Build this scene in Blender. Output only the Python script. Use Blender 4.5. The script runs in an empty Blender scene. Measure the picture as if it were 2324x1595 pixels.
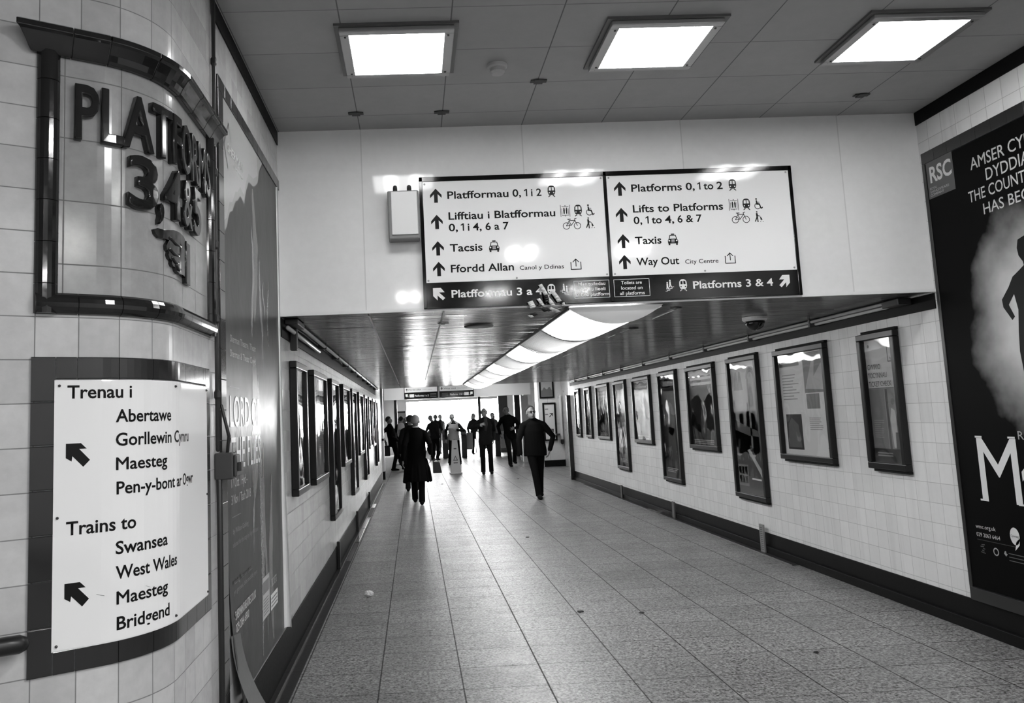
import bpy, bmesh, math, random
from mathutils import Vector, Matrix, noise
random.seed(7)
S_ = bpy.context.scene
COL = S_.collection
PI = math.pi

# ------------------------------------------------------------------ camera, world, light, exposure
FPX, PCX, PCY = 1850.0, 1000.16, 733.78
PITCH, YAW, ROLL = 0.11559, 0.036993, -0.042838
EYE = Vector((0, 0, 1.6))
_f = Vector((math.sin(YAW)*math.cos(PITCH), math.cos(YAW)*math.cos(PITCH), math.sin(PITCH)))
_r = Vector((math.cos(YAW), -math.sin(YAW), 0))
_u = _r.cross(_f)
_R = _r*math.cos(ROLL) + _u*math.sin(ROLL)
_U = -_r*math.sin(ROLL) + _u*math.cos(ROLL)
cd = bpy.data.cameras.new('camera'); cam = bpy.data.objects.new('camera', cd); COL.objects.link(cam)
cd.sensor_fit = 'HORIZONTAL'; cd.sensor_width = 36.0; cd.lens = FPX/2324*36
cd.shift_x = (1162-PCX)/2324; cd.shift_y = (PCY-797.5)/2324
cd.clip_start = 0.05; cd.clip_end = 200
m = Matrix((( _R.x, _U.x, -_f.x, EYE.x), (_R.y, _U.y, -_f.y, EYE.y), (_R.z, _U.z, -_f.z, EYE.z), (0, 0, 0, 1)))
cam.matrix_world = m
S_.camera = cam
S_.view_settings.view_transform = 'Standard'; S_.view_settings.look = 'None'
S_.view_settings.gamma = 1.0; S_.view_settings.use_curve_mapping = False
S_.view_settings.exposure = 0.0
SKY = 45.0
PANEL = 19.0          # ceiling light panels
TROUGH = 25.0        # barrel light along the passage
w = bpy.data.worlds.new('overcast_sky'); S_.world = w; w.use_nodes = True
bg = w.node_tree.nodes['Background']; bg.inputs[0].default_value = (1, 1, 1, 1); bg.inputs[1].default_value = SKY
cy = S_.cycles
cy.max_bounces = 8; cy.diffuse_bounces = 5; cy.glossy_bounces = 5; cy.transparent_max_bounces = 12
cy.use_denoising = True
cy.sample_clamp_indirect = 12

def area(name, loc, rot, sx, sy, energy, portal=False):
    l = bpy.data.lights.new(name, 'AREA'); l.shape = 'RECTANGLE'; l.size = sx; l.size_y = sy; l.energy = energy
    o = bpy.data.objects.new(name, l); o.location = loc; o.rotation_euler = rot; COL.objects.link(o)
    if portal: l.cycles.is_portal = True
    return o
# daylight comes in through the open end of the hall
area('hall_entrance_portal', (1.7, 38.9, 1.4), (-PI/2, 0, 0), 5.4, 2.8, 1, True)
# the rows of ceiling lamps that carry on behind the viewpoint (two tubes in each)
CEIL_X = (-0.015, 1.455, 2.9)
for _y in (1.12, -2.25, -5.4):
    for _x in CEIL_X:
        if _y > 0 and _x < 0: continue      # lamp left out to keep its glare off the corner tiles
        for _d in (-0.11, 0.11):
            area('tube_lamp', (_x+_d, _y, 3.66), (0, 0, 0), 0.07, 0.42, 29)

# ------------------------------------------------------------------ dimensions
XL, XR, YB = -0.915, 3.80, 5.72        # left wall, right wall, bulkhead face
ZC, ZT, ZH = 3.70, 2.36, 2.80          # ceilings: entrance, passage, hall
YT = 19.7                              # passage ceiling ends

# ------------------------------------------------------------------ materials
def lin(s):
    s = s/255.0
    return s/12.92 if s <= 0.04045 else ((s+0.055)/1.055)**2.4
_cache = {}
def new_mat(name):
    mt = bpy.data.materials.new(name); mt.use_nodes = True
    nt = mt.node_tree
    return mt, nt, nt.nodes['Principled BSDF']
def G(v, r=0.5, metal=0.0, spec=0.5):
    """plain grey paint, print or cloth; v is an sRGB tone"""
    k = ('G', v, r, metal, spec)
    if k not in _cache:
        mt, nt, b = new_mat('grey_%d' % v)
        c = lin(v); b.inputs['Base Color'].default_value = (c, c, c, 1)
        b.inputs['Roughness'].default_value = r; b.inputs['Metallic'].default_value = metal
        b.inputs['Specular IOR Level'].default_value = spec
        n = nt.nodes.new('ShaderNodeTexNoise'); n.inputs['Scale'].default_value = 60; n.inputs['Detail'].default_value = 3
        tc = nt.nodes.new('ShaderNodeTexCoord'); nt.links.new(tc.outputs['Object'], n.inputs['Vector'])
        mr = nt.nodes.new('ShaderNodeMapRange'); mr.inputs[3].default_value = max(0.03, r-0.05); mr.inputs[4].default_value = min(1, r+0.05)
        nt.links.new(n.outputs['Fac'], mr.inputs[0]); nt.links.new(mr.outputs[0], b.inputs['Roughness'])
        _cache[k] = mt
    return _cache[k]
class N:
    """tiny node helper"""
    def __init__(s, nt): s.nt = nt
    def math(s, op, a, b=0.0, c=None):
        n = s.nt.nodes.new('ShaderNodeMath'); n.operation = op
        for i, v in enumerate((a, b, c)):
            if v is None: continue
            if isinstance(v, (int, float)): n.inputs[i].default_value = v
            else: s.nt.links.new(v, n.inputs[i])
        return n.outputs[0]
    def noise(s, vec, scale, detail=3, rough=0.5):
        n = s.nt.nodes.new('ShaderNodeTexNoise'); n.inputs['Scale'].default_value = scale
        n.inputs['Detail'].default_value = detail; n.inputs['Roughness'].default_value = rough
        s.nt.links.new(vec, n.inputs['Vector']); return n.outputs['Fac']
    def comb(s, x, y, z=0.0):
        n = s.nt.nodes.new('ShaderNodeCombineXYZ')
        for i, v in enumerate((x, y, z)):
            if isinstance(v, (int, float)): n.inputs[i].default_value = v
            else: s.nt.links.new(v, n.inputs[i])
        return n.outputs[0]
    def remap(s, v, a, b, c, d):
        n = s.nt.nodes.new('ShaderNodeMapRange'); s.nt.links.new(v, n.inputs[0])
        for i, x in enumerate((a, b, c, d)): n.inputs[i+1].default_value = x
        return n.outputs[0]
    def white(s, vec):
        n = s.nt.nodes.new('ShaderNodeTexWhiteNoise'); n.noise_dimensions = '2D'
        s.nt.links.new(vec, n.inputs['Vector']); return n.outputs['Value']
def tile_mat(name, tone, var, pu, pv, ou=0.0, ov=0.0, grout=0.004, gtone=0.45, rough=0.15, dirt=0.15, speckle=0.0,
             bump=0.15, gu=1.0, gv=1.0, streak=0.0, wav=0.0, metal=0.0, spec=0.5, sp_scale=85, ior=1.5):
    """square-laid tiles on UV in metres"""
    mt, nt, b = new_mat(name); n = N(nt)
    uv = nt.nodes.new('ShaderNodeUVMap'); sp = nt.nodes.new('ShaderNodeSeparateXYZ'); nt.links.new(uv.outputs[0], sp.inputs[0])
    u = n.math('MULTIPLY_ADD', sp.outputs[0], 1/pu, -ou/pu); v = n.math('MULTIPLY_ADD', sp.outputs[1], 1/pv, -ov/pv)
    fu, fv = n.math('FRACT', u), n.math('FRACT', v)
    cell = n.comb(n.math('FLOOR', u), n.math('FLOOR', v))
    def edge(f, p, k):
        e = n.math('MULTIPLY', n.math('MINIMUM', f, n.math('SUBTRACT', 1.0, f)), p)
        return n.math('MULTIPLY', n.remap(e, grout*0.35, grout*0.75, 1.0, 0.0), k)
    g = n.math('MAXIMUM', edge(fu, pu, gu), edge(fv, pv, gv))
    c = lin(tone)
    val = n.remap(n.white(cell), 0, 1, c*(1-var), c*(1+var))
    d = n.remap(n.noise(uv.outputs[0], 2.3, 6, 0.65), 0.22, 0.8, 1-dirt, 1+dirt*0.5)
    val = n.math('MULTIPLY', val, d)
    d2 = n.remap(n.noise(uv.outputs[0], 17, 4, 0.6), 0.3, 0.75, 1-dirt*0.6, 1+dirt*0.3)
    val = n.math('MULTIPLY', val, d2)
    if streak:
        sv = n.comb(n.math('MULTIPLY', sp.outputs[0], 14), n.math('MULTIPLY', sp.outputs[1], 0.7))
        val = n.math('MULTIPLY', val, n.remap(n.noise(sv, 1.0, 4, 0.6), 0.5, 0.8, 1.0, 1-streak))
    if speckle:
        k = n.noise(uv.outputs[0], sp_scale, 2, 0.7)
        k2 = n.noise(uv.outputs[0], sp_scale*0.45, 2, 0.6)
        kk = n.math('ADD', n.math('MULTIPLY', k, 0.65), n.math('MULTIPLY', k2, 0.35))
        val = n.math('MULTIPLY', val, n.remap(kk, 0.38, 0.62, 1-speckle, 1+speckle))
    val = n.math('MULTIPLY', val, n.remap(g, 0, 1, 1.0, gtone))
    rgb = n.comb(val, val, val)
    nt.links.new(rgb, b.inputs['Base Color'])
    b.inputs['Metallic'].default_value = metal; b.inputs['Specular IOR Level'].default_value = spec; b.inputs['IOR'].default_value = ior
    r = n.math('ADD', n.remap(g, 0, 1, rough, 0.8), n.remap(n.noise(uv.outputs[0], 6, 4), 0.3, 0.7, -rough*0.13, rough*0.13))
    nt.links.new(r, b.inputs['Roughness'])
    bp = nt.nodes.new('ShaderNodeBump'); bp.inputs['Strength'].default_value = bump; bp.inputs['Distance'].default_value = 0.004
    h = n.math('SUBTRACT', n.math('MULTIPLY', n.noise(uv.outputs[0], 9, 2), 0.6+wav), g)
    nt.links.new(h, bp.inputs['Height']); nt.links.new(bp.outputs[0], b.inputs['Normal'])
    return mt
def emit_mat(name, strength, tubes=None):
    mt, nt, b = new_mat(name); n = N(nt)
    b.inputs['Base Color'].default_value = (0.8, 0.8, 0.8, 1); b.inputs['Roughness'].default_value = 0.4
    b.inputs['Emission Color'].default_value = (1, 1, 1, 1)
    b.inputs['Emission Strength'].default_value = strength
    if tubes:
        tc = nt.nodes.new('ShaderNodeTexCoord'); sp = nt.nodes.new('ShaderNodeSeparateXYZ'); nt.links.new(tc.outputs['Object'], sp.inputs[0])
        a = n.math('SUBTRACT', n.math('ABSOLUTE', sp.outputs[0]), tubes)
        k = n.remap(n.math('ABSOLUTE', a), 0.0, 0.07, strength*2.4, strength*0.6)
        nt.links.new(k, b.inputs['Emission Strength'])
    return mt
def trough_mat():
    """ribbed diffuser lit by tubes inside, brighter over some bays' tubes"""
    mt, nt, b = new_mat('ribbed_diffuser'); n = N(nt)
    uv = nt.nodes.new('ShaderNodeUVMap'); sp = nt.nodes.new('ShaderNodeSeparateXYZ'); nt.links.new(uv.outputs[0], sp.inputs[0])
    b.inputs['Base Color'].default_value = (0.7, 0.7, 0.7, 1); b.inputs['Roughness'].default_value = 0.3
    b.inputs['Emission Color'].default_value = (1, 1, 1, 1)
    across = sp.outputs[0]; along = sp.outputs[1]
    bay = n.math('FRACT', along)
    e = n.math('MINIMUM', bay, n.math('SUBTRACT', 1.0, bay))
    tube = n.remap(e, 0.0, 0.26, 0.04, 1.0)
    mid = n.remap(n.math('ABSOLUTE', n.math('SUBTRACT', across, 0.15)), 0.25, 1.15, 1.0, 0.04)
    idx = n.math('FLOOR', along)
    odd = n.math('FRACT', n.math('MULTIPLY', idx, 0.5))
    lamp = n.math('MULTIPLY', n.remap(odd, 0, 0.5, 1.0, 0.045), n.remap(n.white(n.comb(idx, 3.0)), 0, 1, 0.7, 1.3))
    nz = n.remap(n.noise(uv.outputs[0], 2.4, 3), 0.3, 0.7, 0.72, 1.15)
    s = n.math('MULTIPLY', n.math('MULTIPLY', tube, mid), n.math('MULTIPLY', lamp, nz))
    nt.links.new(n.math('MULTIPLY', s, TROUGH), b.inputs['Emission Strength'])
    bp = nt.nodes.new('ShaderNodeBump'); bp.inputs['Strength'].default_value = 0.5; bp.inputs['Distance'].default_value = 0.003
    nt.links.new(n.math('SINE', n.math('MULTIPLY', across, 180.0)), bp.inputs['Height']); nt.links.new(bp.outputs[0], b.inputs['Normal'])
    return mt
def glass_mat(name, wav=0.25, scale=2.2, tint=1.0):
    mt = bpy.data.materials.new(name); mt.use_nodes = True; nt = mt.node_tree; nt.nodes.clear(); n = N(nt)
    out = nt.nodes.new('ShaderNodeOutputMaterial'); mix = nt.nodes.new('ShaderNodeMixShader')
    tr = nt.nodes.new('ShaderNodeBsdfTransparent'); tr.inputs[0].default_value = (tint, tint, tint, 1)
    gl = nt.nodes.new('ShaderNodeBsdfGlossy'); gl.inputs['Roughness'].default_value = 0.03
    lw = nt.nodes.new('ShaderNodeLayerWeight'); lw.inputs[0].default_value = 0.5
    fr = n.math('MULTIPLY_ADD', n.math('POWER', lw.outputs['Facing'], 5.0), 0.90, 0.035)
    tc = nt.nodes.new('ShaderNodeTexCoord')
    bp = nt.nodes.new('ShaderNodeBump'); bp.inputs['Strength'].default_value = wav; bp.inputs['Distance'].default_value = 0.05
    nt.links.new(n.noise(tc.outputs['Object'], scale, 1), bp.inputs['Height']); nt.links.new(bp.outputs[0], gl.inputs['Normal'])
    nt.links.new(fr, mix.inputs[0]); nt.links.new(tr.outputs[0], mix.inputs[1]); nt.links.new(gl.outputs[0], mix.inputs[2])
    nt.links.new(mix.outputs[0], out.inputs[0])
    return mt

M_tile_l = tile_mat('glazed_wall_tile', 196, 0.10, 0.1365, 0.1463, -0.05, 0.0965, grout=0.0036, gtone=0.40, rough=0.20, dirt=0.16, wav=0.4)
M_tile_r = tile_mat('glazed_wall_tile_passage', 224, 0.05, 0.150, 0.1463, 0.05, 0.0965, grout=0.0038, gtone=0.66, rough=0.33, dirt=0.04, streak=0.14, wav=0.1)
M_inner = tile_mat('glazed_panel_tile', 160, 0.06, 0.193, 0.2255, 0.09, 2.183, grout=0.004, gtone=0.45, rough=0.16, dirt=0.22, wav=0.4)
M_dark_tile = tile_mat('black_glazed_tile', 44, 0.12, 0.1365, 0.1463, -0.05, 0.0965, grout=0.005, gtone=1.8, rough=0.12, dirt=0.2, wav=0.3)
M_floor = tile_mat('granite_floor_tile', 120, 0.12, 0.505, 0.415, 0.232, 0.06, grout=0.008, gtone=0.22, rough=0.40, dirt=0.22, speckle=0.95, bump=0.04, gv=0.62, spec=0.5, sp_scale=62)
M_ceil = tile_mat('painted_ceiling_tile', 166, 0.03, 0.588, 0.49, -0.312, 0.058, grout=0.006, gtone=0.35, rough=0.55, dirt=0.06, bump=0.1, gv=0.7)
M_beam = tile_mat('gloss_painted_panel', 232, 0.02, 1.172, 9.0, -0.31, -1.0, grout=0.008, gtone=0.75, rough=0.07, dirt=0.05, bump=0.05)
M_plank = tile_mat('polished_ceiling_plank', 88, 0.10, 1.9, 0.10, -0.30, 0.0, grout=0.005, gtone=0.4, rough=0.20, dirt=0.12, bump=0.03, metal=0.15, spec=0.5, ior=1.25)
M_skirt = G(15, 0.5, 0.0, 0.12); M_plinth = G(44, 0.4)
M_black = G(22, 0.35); M_gblack = G(26, 0.12); M_white = G(222, 0.35); M_alu = G(170, 0.35, 0.8)
M_print = G(12, 0.5, 0.0, 0.15); M_signwhite = G(238, 0.06); M_signblack = G(8, 0.09, 0.0, 0.4); M_pipe = G(150, 0.35)
M_glass = glass_mat('acrylic_glazing', 0.18)
M_pane = glass_mat('window_glass', 0.05)

# ------------------------------------------------------------------ mesh helpers
class MB:
    def __init__(s): s.v = []; s.f = []; s.uv = {}; s.mi = {}
    def add(s, vs, fs, mi=0):
        o = len(s.v); s.v += [tuple(p) for p in vs]
        for f in fs:
            if mi: s.mi[len(s.f)] = mi
            s.f.append(tuple(i+o for i in f))
        return s
    def quad(s, a, b, c, d, uv=None, mi=0):
        if uv: s.uv[len(s.f)] = uv
        return s.add((a, b, c, d), ((0, 1, 2, 3),), mi)
    def box(s, x0, x1, y0, y1, z0, z1, mi=0):
        return s.add([(x, y, z) for z in (z0, z1) for y in (y0, y1) for x in (x0, x1)],
                     [(0, 2, 3, 1), (4, 5, 7, 6), (0, 1, 5, 4), (2, 6, 7, 3), (0, 4, 6, 2), (1, 3, 7, 5)], mi)
    def tube(s, pts, rad, n=12, side=(1, 0, 0), round_ends=True, mi=0):
        pts = [Vector(p) for p in pts]; L = len(pts)
        if not isinstance(rad, (list, tuple)): rad = [rad]*L
        rad = [(r, r) if not isinstance(r, (list, tuple)) else r for r in rad]
        rings = []
        sv = Vector(side)
        for i, p in enumerate(pts):
            t = (pts[min(i+1, L-1)]-pts[max(i-1, 0)]).normalized()
            a = sv - t*sv.dot(t)
            if a.length < 1e-3: a = t.orthogonal()
            a.normalize(); b = t.cross(a); rings.append((p, a, b, rad[i], t))
        if round_ends:
            p, a, b, r, t = rings[0]; k = min(r)
            pre = [(p-t*k*0.95, a, b, (r[0]*0.28, r[1]*0.28), t), (p-t*k*0.7, a, b, (r[0]*0.7, r[1]*0.7), t)]
            p, a, b, r, t = rings[-1]; k = min(r)
            post = [(p+t*k*0.7, a, b, (r[0]*0.7, r[1]*0.7), t), (p+t*k*0.95, a, b, (r[0]*0.28, r[1]*0.28), t)]
            rings = pre+rings+post
        vs = []
        for p, a, b, r, t in rings:
            for k in range(n):
                q = 2*PI*k/n; vs.append(p+a*(r[0]*math.cos(q))+b*(r[1]*math.sin(q)))
        fs = []
        for i in range(len(rings)-1):
            for k in range(n):
                k2 = (k+1) % n; fs.append((i*n+k, i*n+k2, (i+1)*n+k2, (i+1)*n+k))
        fs.append(tuple(range(n-1, -1, -1))); fs.append(tuple((len(rings)-1)*n+k for k in range(n)))
        return s.add(vs, fs, mi)
    def ball(s, c, r, n=14, m=9, mi=0, rot=None):
        c = Vector(c); r = r if isinstance(r, (list, tuple)) else (r, r, r)
        vs = []; fs = []
        for j in range(m+1):
            ph = PI*j/m
            for k in range(n):
                q = 2*PI*k/n
                d = Vector((r[0]*math.sin(ph)*math.cos(q), r[1]*math.sin(ph)*math.sin(q), r[2]*math.cos(ph)))
                if rot: d = rot @ d
                vs.append(c+d)
        for j in range(m):
            for k in range(n):
                fs.append((j*n+k, (j+1)*n+k, (j+1)*n+(k+1) % n, j*n+(k+1) % n))
        return s.add(vs, fs, mi)
    def lathe(s, c, prof, n=24, axis='Z', mi=0):
        vs = []; fs = []
        for r, h in prof:
            for k in range(n):
                q = 2*PI*k/n; a, b = r*math.cos(q), r*math.sin(q)
                vs.append({'Z': (c[0]+a, c[1]+b, c[2]+h), 'Y': (c[0]+a, c[1]+h, c[2]+b), 'X': (c[0]+h, c[1]+a, c[2]+b)}[axis])
        for i in range(len(prof)-1):
            for k in range(n): fs.append((i*n+k, i*n+(k+1) % n, (i+1)*n+(k+1) % n, (i+1)*n+k))
        fs.append(tuple(range(n-1, -1, -1))); fs.append(tuple((len(prof)-1)*n+k for k in range(n)))
        return s.add(vs, fs, mi)
    def prism(s, poly, fn, d0, d1, mi=0):
        """polygon (u,v) between depths d0..d1, placed by fn(u,v,d)"""
        k = len(poly)
        vs = [fn(u, v, d0) for u, v in poly]+[fn(u, v, d1) for u, v in poly]
        fs = [tuple(range(k-1, -1, -1)), tuple(range(k, 2*k))]+[(i, (i+1) % k, k+(i+1) % k, k+i) for i in range(k)]
        return s.add(vs, fs, mi)
    def mesh(s, name, mats, smooth=False):
        me = bpy.data.meshes.new(name); me.from_pydata(s.v, [], s.f)
        for mt in (mats if isinstance(mats, (list, tuple)) else [mats]): me.materials.append(mt)
        if s.uv:
            l = me.uv_layers.new(name='UVMap')
            for fi, uv in s.uv.items():
                for k, li in enumerate(me.polygons[fi].loop_indices): l.data[li].uv = uv[k]
        for fi, mi in s.mi.items(): me.polygons[fi].material_index = mi
        if smooth: me.polygons.foreach_set('use_smooth', [True]*len(me.polygons))
        return me
    def build(s, name, mats, parent=None, smooth=False, bevel=0, recalc=True, sharp=None):
        me = s.mesh(name, mats, smooth)
        if recalc or bevel:
            b = bmesh.new(); b.from_mesh(me); bmesh.ops.recalc_face_normals(b, faces=b.faces)
            b.to_mesh(me); b.free()
        o = link(name, me, parent)
        if bevel:
            md = o.modifiers.new('bevel', 'BEVEL'); md.width = bevel; md.segments = 2; md.limit_method = 'ANGLE'
        return o
def link(name, me, parent=None):
    o = bpy.data.objects.new(name, me); COL.objects.link(o)
    if parent is not None:
        o.parent = parent
        base = Vector(parent.get('_w', (0, 0, 0)))
        if me is not None: me.transform(Matrix.Translation(-base))
        o['_w'] = base
    return o
def thing(name, label, cat, loc=(0, 0, 0), group=None):
    o = bpy.data.objects.new(name, None); COL.objects.link(o); o.location = loc; o['_w'] = Vector(loc)
    o.empty_display_size = 0.05
    o['label'] = label; o['category'] = cat
    if group: o['group'] = group
    return o
def tag(o, label, cat, group=None):
    """a thing of one mesh: move its origin to its base"""
    me = o.data
    xs = [v.co for v in me.vertices]
    c = Vector((sum(p.x for p in xs)/len(xs), sum(p.y for p in xs)/len(xs), min(p.z for p in xs)))
    me.transform(Matrix.Translation(-c)); o.location = c
    o['label'] = label; o['category'] = cat
    if group: o['group'] = group
    return o
def struct(o):
    o['kind'] = 'structure'; return o

# ------------------------------------------------------------------ the curved corner wall
TH, RR, YA = math.radians(59), 0.39, 3.2
CX, CY, LA = XL-RR, YA, math.radians(59)*0.39
DIR = Vector((math.cos(PI/2-TH), math.sin(PI/2-TH)))
def curve(s, off=0.0):
    if s < 0:
        n = Vector((math.cos(-TH), math.sin(-TH))); p = Vector((CX, CY))+n*RR+DIR*s
    elif s < LA:
        a = -TH+s/RR; n = Vector((math.cos(a), math.sin(a))); p = Vector((CX, CY))+n*RR
    else:
        n = Vector((1, 0)); p = Vector((XL, YA+s-LA))
    return p+n*off
def on_pillar(s, z, d=0.0):
    p = curve(s, d); return (p.x, p.y, z)
def on_sign(u, v, d=0.0, y0=5.69): return (u, y0-d, v)
def on_right(y0):
    return lambda u, v, d=0.0: (XR-d, y0-u, v)
def on_left(y0):
    return lambda u, v, d=0.0: (XL+d, y0+u, v)
def steps(a, b, st=0.03):
    n = max(1, int(math.ceil(abs(b-a)/st))); return [a+(b-a)*i/n for i in range(n+1)]

def sliced(bm, st=0.02):
    us = [v.co.x for v in bm.verts]; a, b = min(us), max(us); k = math.ceil(a/st)*st
    while k < b:
        bmesh.ops.bisect_plane(bm, geom=bm.verts[:]+bm.edges[:]+bm.faces[:], plane_co=(k, 0, 0), plane_no=(1, 0, 0), dist=1e-5); k += st
class Ink:
    """flat printed shapes in (u,v), placed by fn; later shapes lie over earlier ones"""
    def __init__(s, fn, d=0.0012, curved=False): s.fn = fn; s.d = d; s.items = []; s.curved = curved; s.lift = 0
    def poly(s, pts, tone=None): s.items.append((list(pts), s.d+s.lift, tone)); return s
    def over(s): s.lift += 0.0003; return s
    def rect(s, u0, u1, v0, v1, tone=None): return s.poly([(u0, v0), (u1, v0), (u1, v1), (u0, v1)], tone)
    def disc(s, c, r, tone=None, n=20, ry=None): return s.poly([(c[0]+r*math.cos(2*PI*k/n), c[1]+(ry or r)*math.sin(2*PI*k/n)) for k in range(n)], tone)
    def line(s, pts, w, tone=None):
        for (a, b) in zip(pts[:-1], pts[1:]):
            d = Vector((b[0]-a[0], b[1]-a[1])); L = d.length or 1e-6; d /= L; nx, ny = -d.y*w/2, d.x*w/2; ex, ey = d.x*w*0.3, d.y*w*0.3
            s.poly([(a[0]+nx-ex, a[1]+ny-ey), (a[0]-nx-ex, a[1]-ny-ey), (b[0]-nx+ex, b[1]-ny+ey), (b[0]+nx+ex, b[1]+ny+ey)], tone)
        return s
    def ring(s, c, r, w, tone=None, n=22, a0=0, a1=2*PI):
        for k in range(n):
            p, q = a0+(a1-a0)*k/n, a0+(a1-a0)*(k+1)/n
            s.poly([(c[0]+rr*math.cos(t), c[1]+rr*math.sin(t)) for rr, t in ((r-w/2, p), (r+w/2, p), (r+w/2, q), (r-w/2, q))], tone)
        return s
    def frame(s, u0, u1, v0, v1, w, tone=None):
        return s.rect(u0, u1, v0, v0+w, tone).rect(u0, u1, v1-w, v1, tone).rect(u0, u0+w, v0, v1, tone).rect(u1-w, u1, v0, v1, tone)
    def rrect(s, u0, u1, v0, v1, r, tone=None):
        p = []
        for cx_, cy_, a in ((u1-r, v1-r, 0), (u0+r, v1-r, 1), (u0+r, v0+r, 2), (u1-r, v0+r, 3)):
            for k in range(5): q = (a+k/4)*PI/2; p.append((cx_+r*math.cos(q), cy_+r*math.sin(q)))
        return s.poly(p, tone)
    def build(s, name, tone=24, parent=None, rough=0.4):
        tones = []
        bm = bmesh.new()
        for pts, d, t in s.items:
            t = tone if t is None else t
            if t not in tones: tones.append(t)
            try:
                f = bm.faces.new([bm.verts.new((u, v, d)) for u, v in pts]); f.material_index = tones.index(t)
            except ValueError: pass
        if s.curved: sliced(bm)
        for v in bm.verts: v.co = s.fn(v.co.x, v.co.y, v.co.z)
        me = bpy.data.meshes.new(name); bm.to_mesh(me); bm.free()
        for t in tones: me.materials.append(G(t, rough, 0.0, 0.15 if t < 40 else 0.4))
        return link(name, me, parent)
def text(body, u0, u1, v0, cap, fn, mat, name='lettering', parent=None, d=0.0012, bold=0.018, extrude=0.0, curved=False, space=1.0, shear=0.0):
    """one block of lettering: starts at u0, ends at u1 (None keeps the natural width), baseline v0, capital height cap"""
    c = bpy.data.curves.new(name, 'FONT'); c.body = body; c.size = cap/0.70
    heavy = bold if 'M' in body else 0.0
    c.offset = (0.0 if heavy else bold)*c.size*0.7
    c.extrude = extrude/2; c.space_character = space; c.shear = shear
    c.resolution_u = 3
    if extrude: c.bevel_depth = extrude*0.18; c.bevel_resolution = 1
    o = bpy.data.objects.new(name, c); COL.objects.link(o)
    dg = bpy.context.evaluated_depsgraph_get(); dg.update()
    me = bpy.data.meshes.new_from_object(o.evaluated_get(dg))
    bpy.data.objects.remove(o); bpy.data.curves.remove(c)
    xs = [v.co.x for v in me.vertices]
    if not xs: return None
    a, b = min(xs), max(xs); k = 1.0 if u1 is None else (u1-u0)/max(b-a, 1e-6)
    bm = bmesh.new(); bm.from_mesh(me)
    for v in bm.verts: v.co = Vector((u0+(v.co.x-a)*k, v0+v.co.y, d+extrude/2+v.co.z))
    if heavy:                               # thicken strokes by overlaying shifted copies
        base = bm.faces[:]; e = heavy*cap*0.8
        for lay, (du, dv) in enumerate(((-e, 0), (e, 0), (0, -e), (0, e), (-.7*e, .7*e), (.7*e, -.7*e))):
            g = bmesh.ops.duplicate(bm, geom=base)
            bmesh.ops.translate(bm, vec=(du, dv, 0.0002*(lay+1)), verts=[q for q in g['geom'] if isinstance(q, bmesh.types.BMVert)])
    if curved: sliced(bm)
    for v in bm.verts: v.co = fn(v.co.x, v.co.y, v.co.z)
    bm.to_mesh(me); bm.free(); me.name = name
    me.materials.clear(); me.materials.append(mat)
    return link(name, me, parent)

# ------------------------------------------------------------------ the setting
mb = MB()
for (x0, x1, y0, y1) in ((-4.0, 6.5, -7.5, 39.0),):
    mb.quad((x0, y0, 0), (x1, y0, 0), (x1, y1, 0), (x0, y1, 0), uv=[(x0, y0), (x1, y0), (x1, y1), (x0, y1)])
struct(mb.build('floor', M_floor))
def wall_strip(name, pts, z0, z1, mat, u0=0.0, thick=None):
    """wall face along a plan polyline; UV in metres; with a back face so it has thickness"""
    mb = MB(); u = u0
    for (a, b) in zip(pts[:-1], pts[1:]):
        L = math.hypot(b[0]-a[0], b[1]-a[1])
        mb.quad((a[0], a[1], z0), (b[0], b[1], z0), (b[0], b[1], z1), (a[0], a[1], z1), uv=[(u, z0), (u+L, z0), (u+L, z1), (u, z1)])
        u += L
    return mb.build(name, mat, recalc=False)
pl = [tuple(curve(s)) for s in ([-2.7, -0.001]+steps(0.0, LA, 0.02)+[LA+22.6-YA])]
struct(wall_strip('wall_left', pl, 0, ZC, M_tile_l, -2.7))
struct(wall_strip('wall_right', [(XR, -7.5), (XR, 20.0)], 0, ZC, M_tile_r, -7.5))
struct(wall_strip('wall_back', [(-4.0, -7.5), (XR, -7.5)], 0, ZC, M_tile_l))
q = curve(-2.7)
struct(wall_strip('wall_side', [(-4.0, -7.5), (-4.0, q.y-0.6), tuple(q)], 0, ZC, M_tile_l))
mb = MB(); mb.quad((-4.0, -7.5, ZC), (-4.0, YB, ZC), (XR, YB, ZC), (XR, -7.5, ZC), uv=[(-4.0, -7.5), (-4.0, YB), (XR, YB), (XR, -7.5)])
struct(mb.build('ceiling', M_ceil, recalc=False))
mb = MB(); mb.quad((XL, YB, ZT), (XR, YB, ZT), (XR, YB, ZC), (XL, YB, ZC), uv=[(XL, ZT), (XR, ZT), (XR, ZC), (XL, ZC)])
struct(mb.build('wall_front', M_beam, recalc=False))
mb = MB(); y = YB; rnd = random.Random(3)
while y < YT:                            # planks across the passage, each lying a hair differently
    y1 = min(y+0.1, YT)
    a, b = rnd.uniform(-0.0007, 0.0007), rnd.uniform(-0.0007, 0.0007)
    for x0, x1 in ((XL, -0.30), (-0.30, 0.24), (0.24, 1.15), (1.83, 2.05), (2.05, XR)):
        t = rnd.uniform(-0.0006, 0.0006)
        mb.quad((x0, y, ZT+a+t), (x0, y1, ZT+b), (x1, y1, ZT+b+t), (x1, y, ZT+a), uv=[(x0, y), (x0, y1), (x1, y1), (x1, y)])
    y = y1
mb.quad((XL-.05, YB, ZT+0.06), (XL-.05, YT, ZT+0.06), (XR+.05, YT, ZT+0.06), (XR+.05, YB, ZT+0.06), uv=[(0, 0), (0, 1), (1, 1), (1, 0)])
struct(mb.build('ceiling_passage', M_plank, recalc=False))
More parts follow.
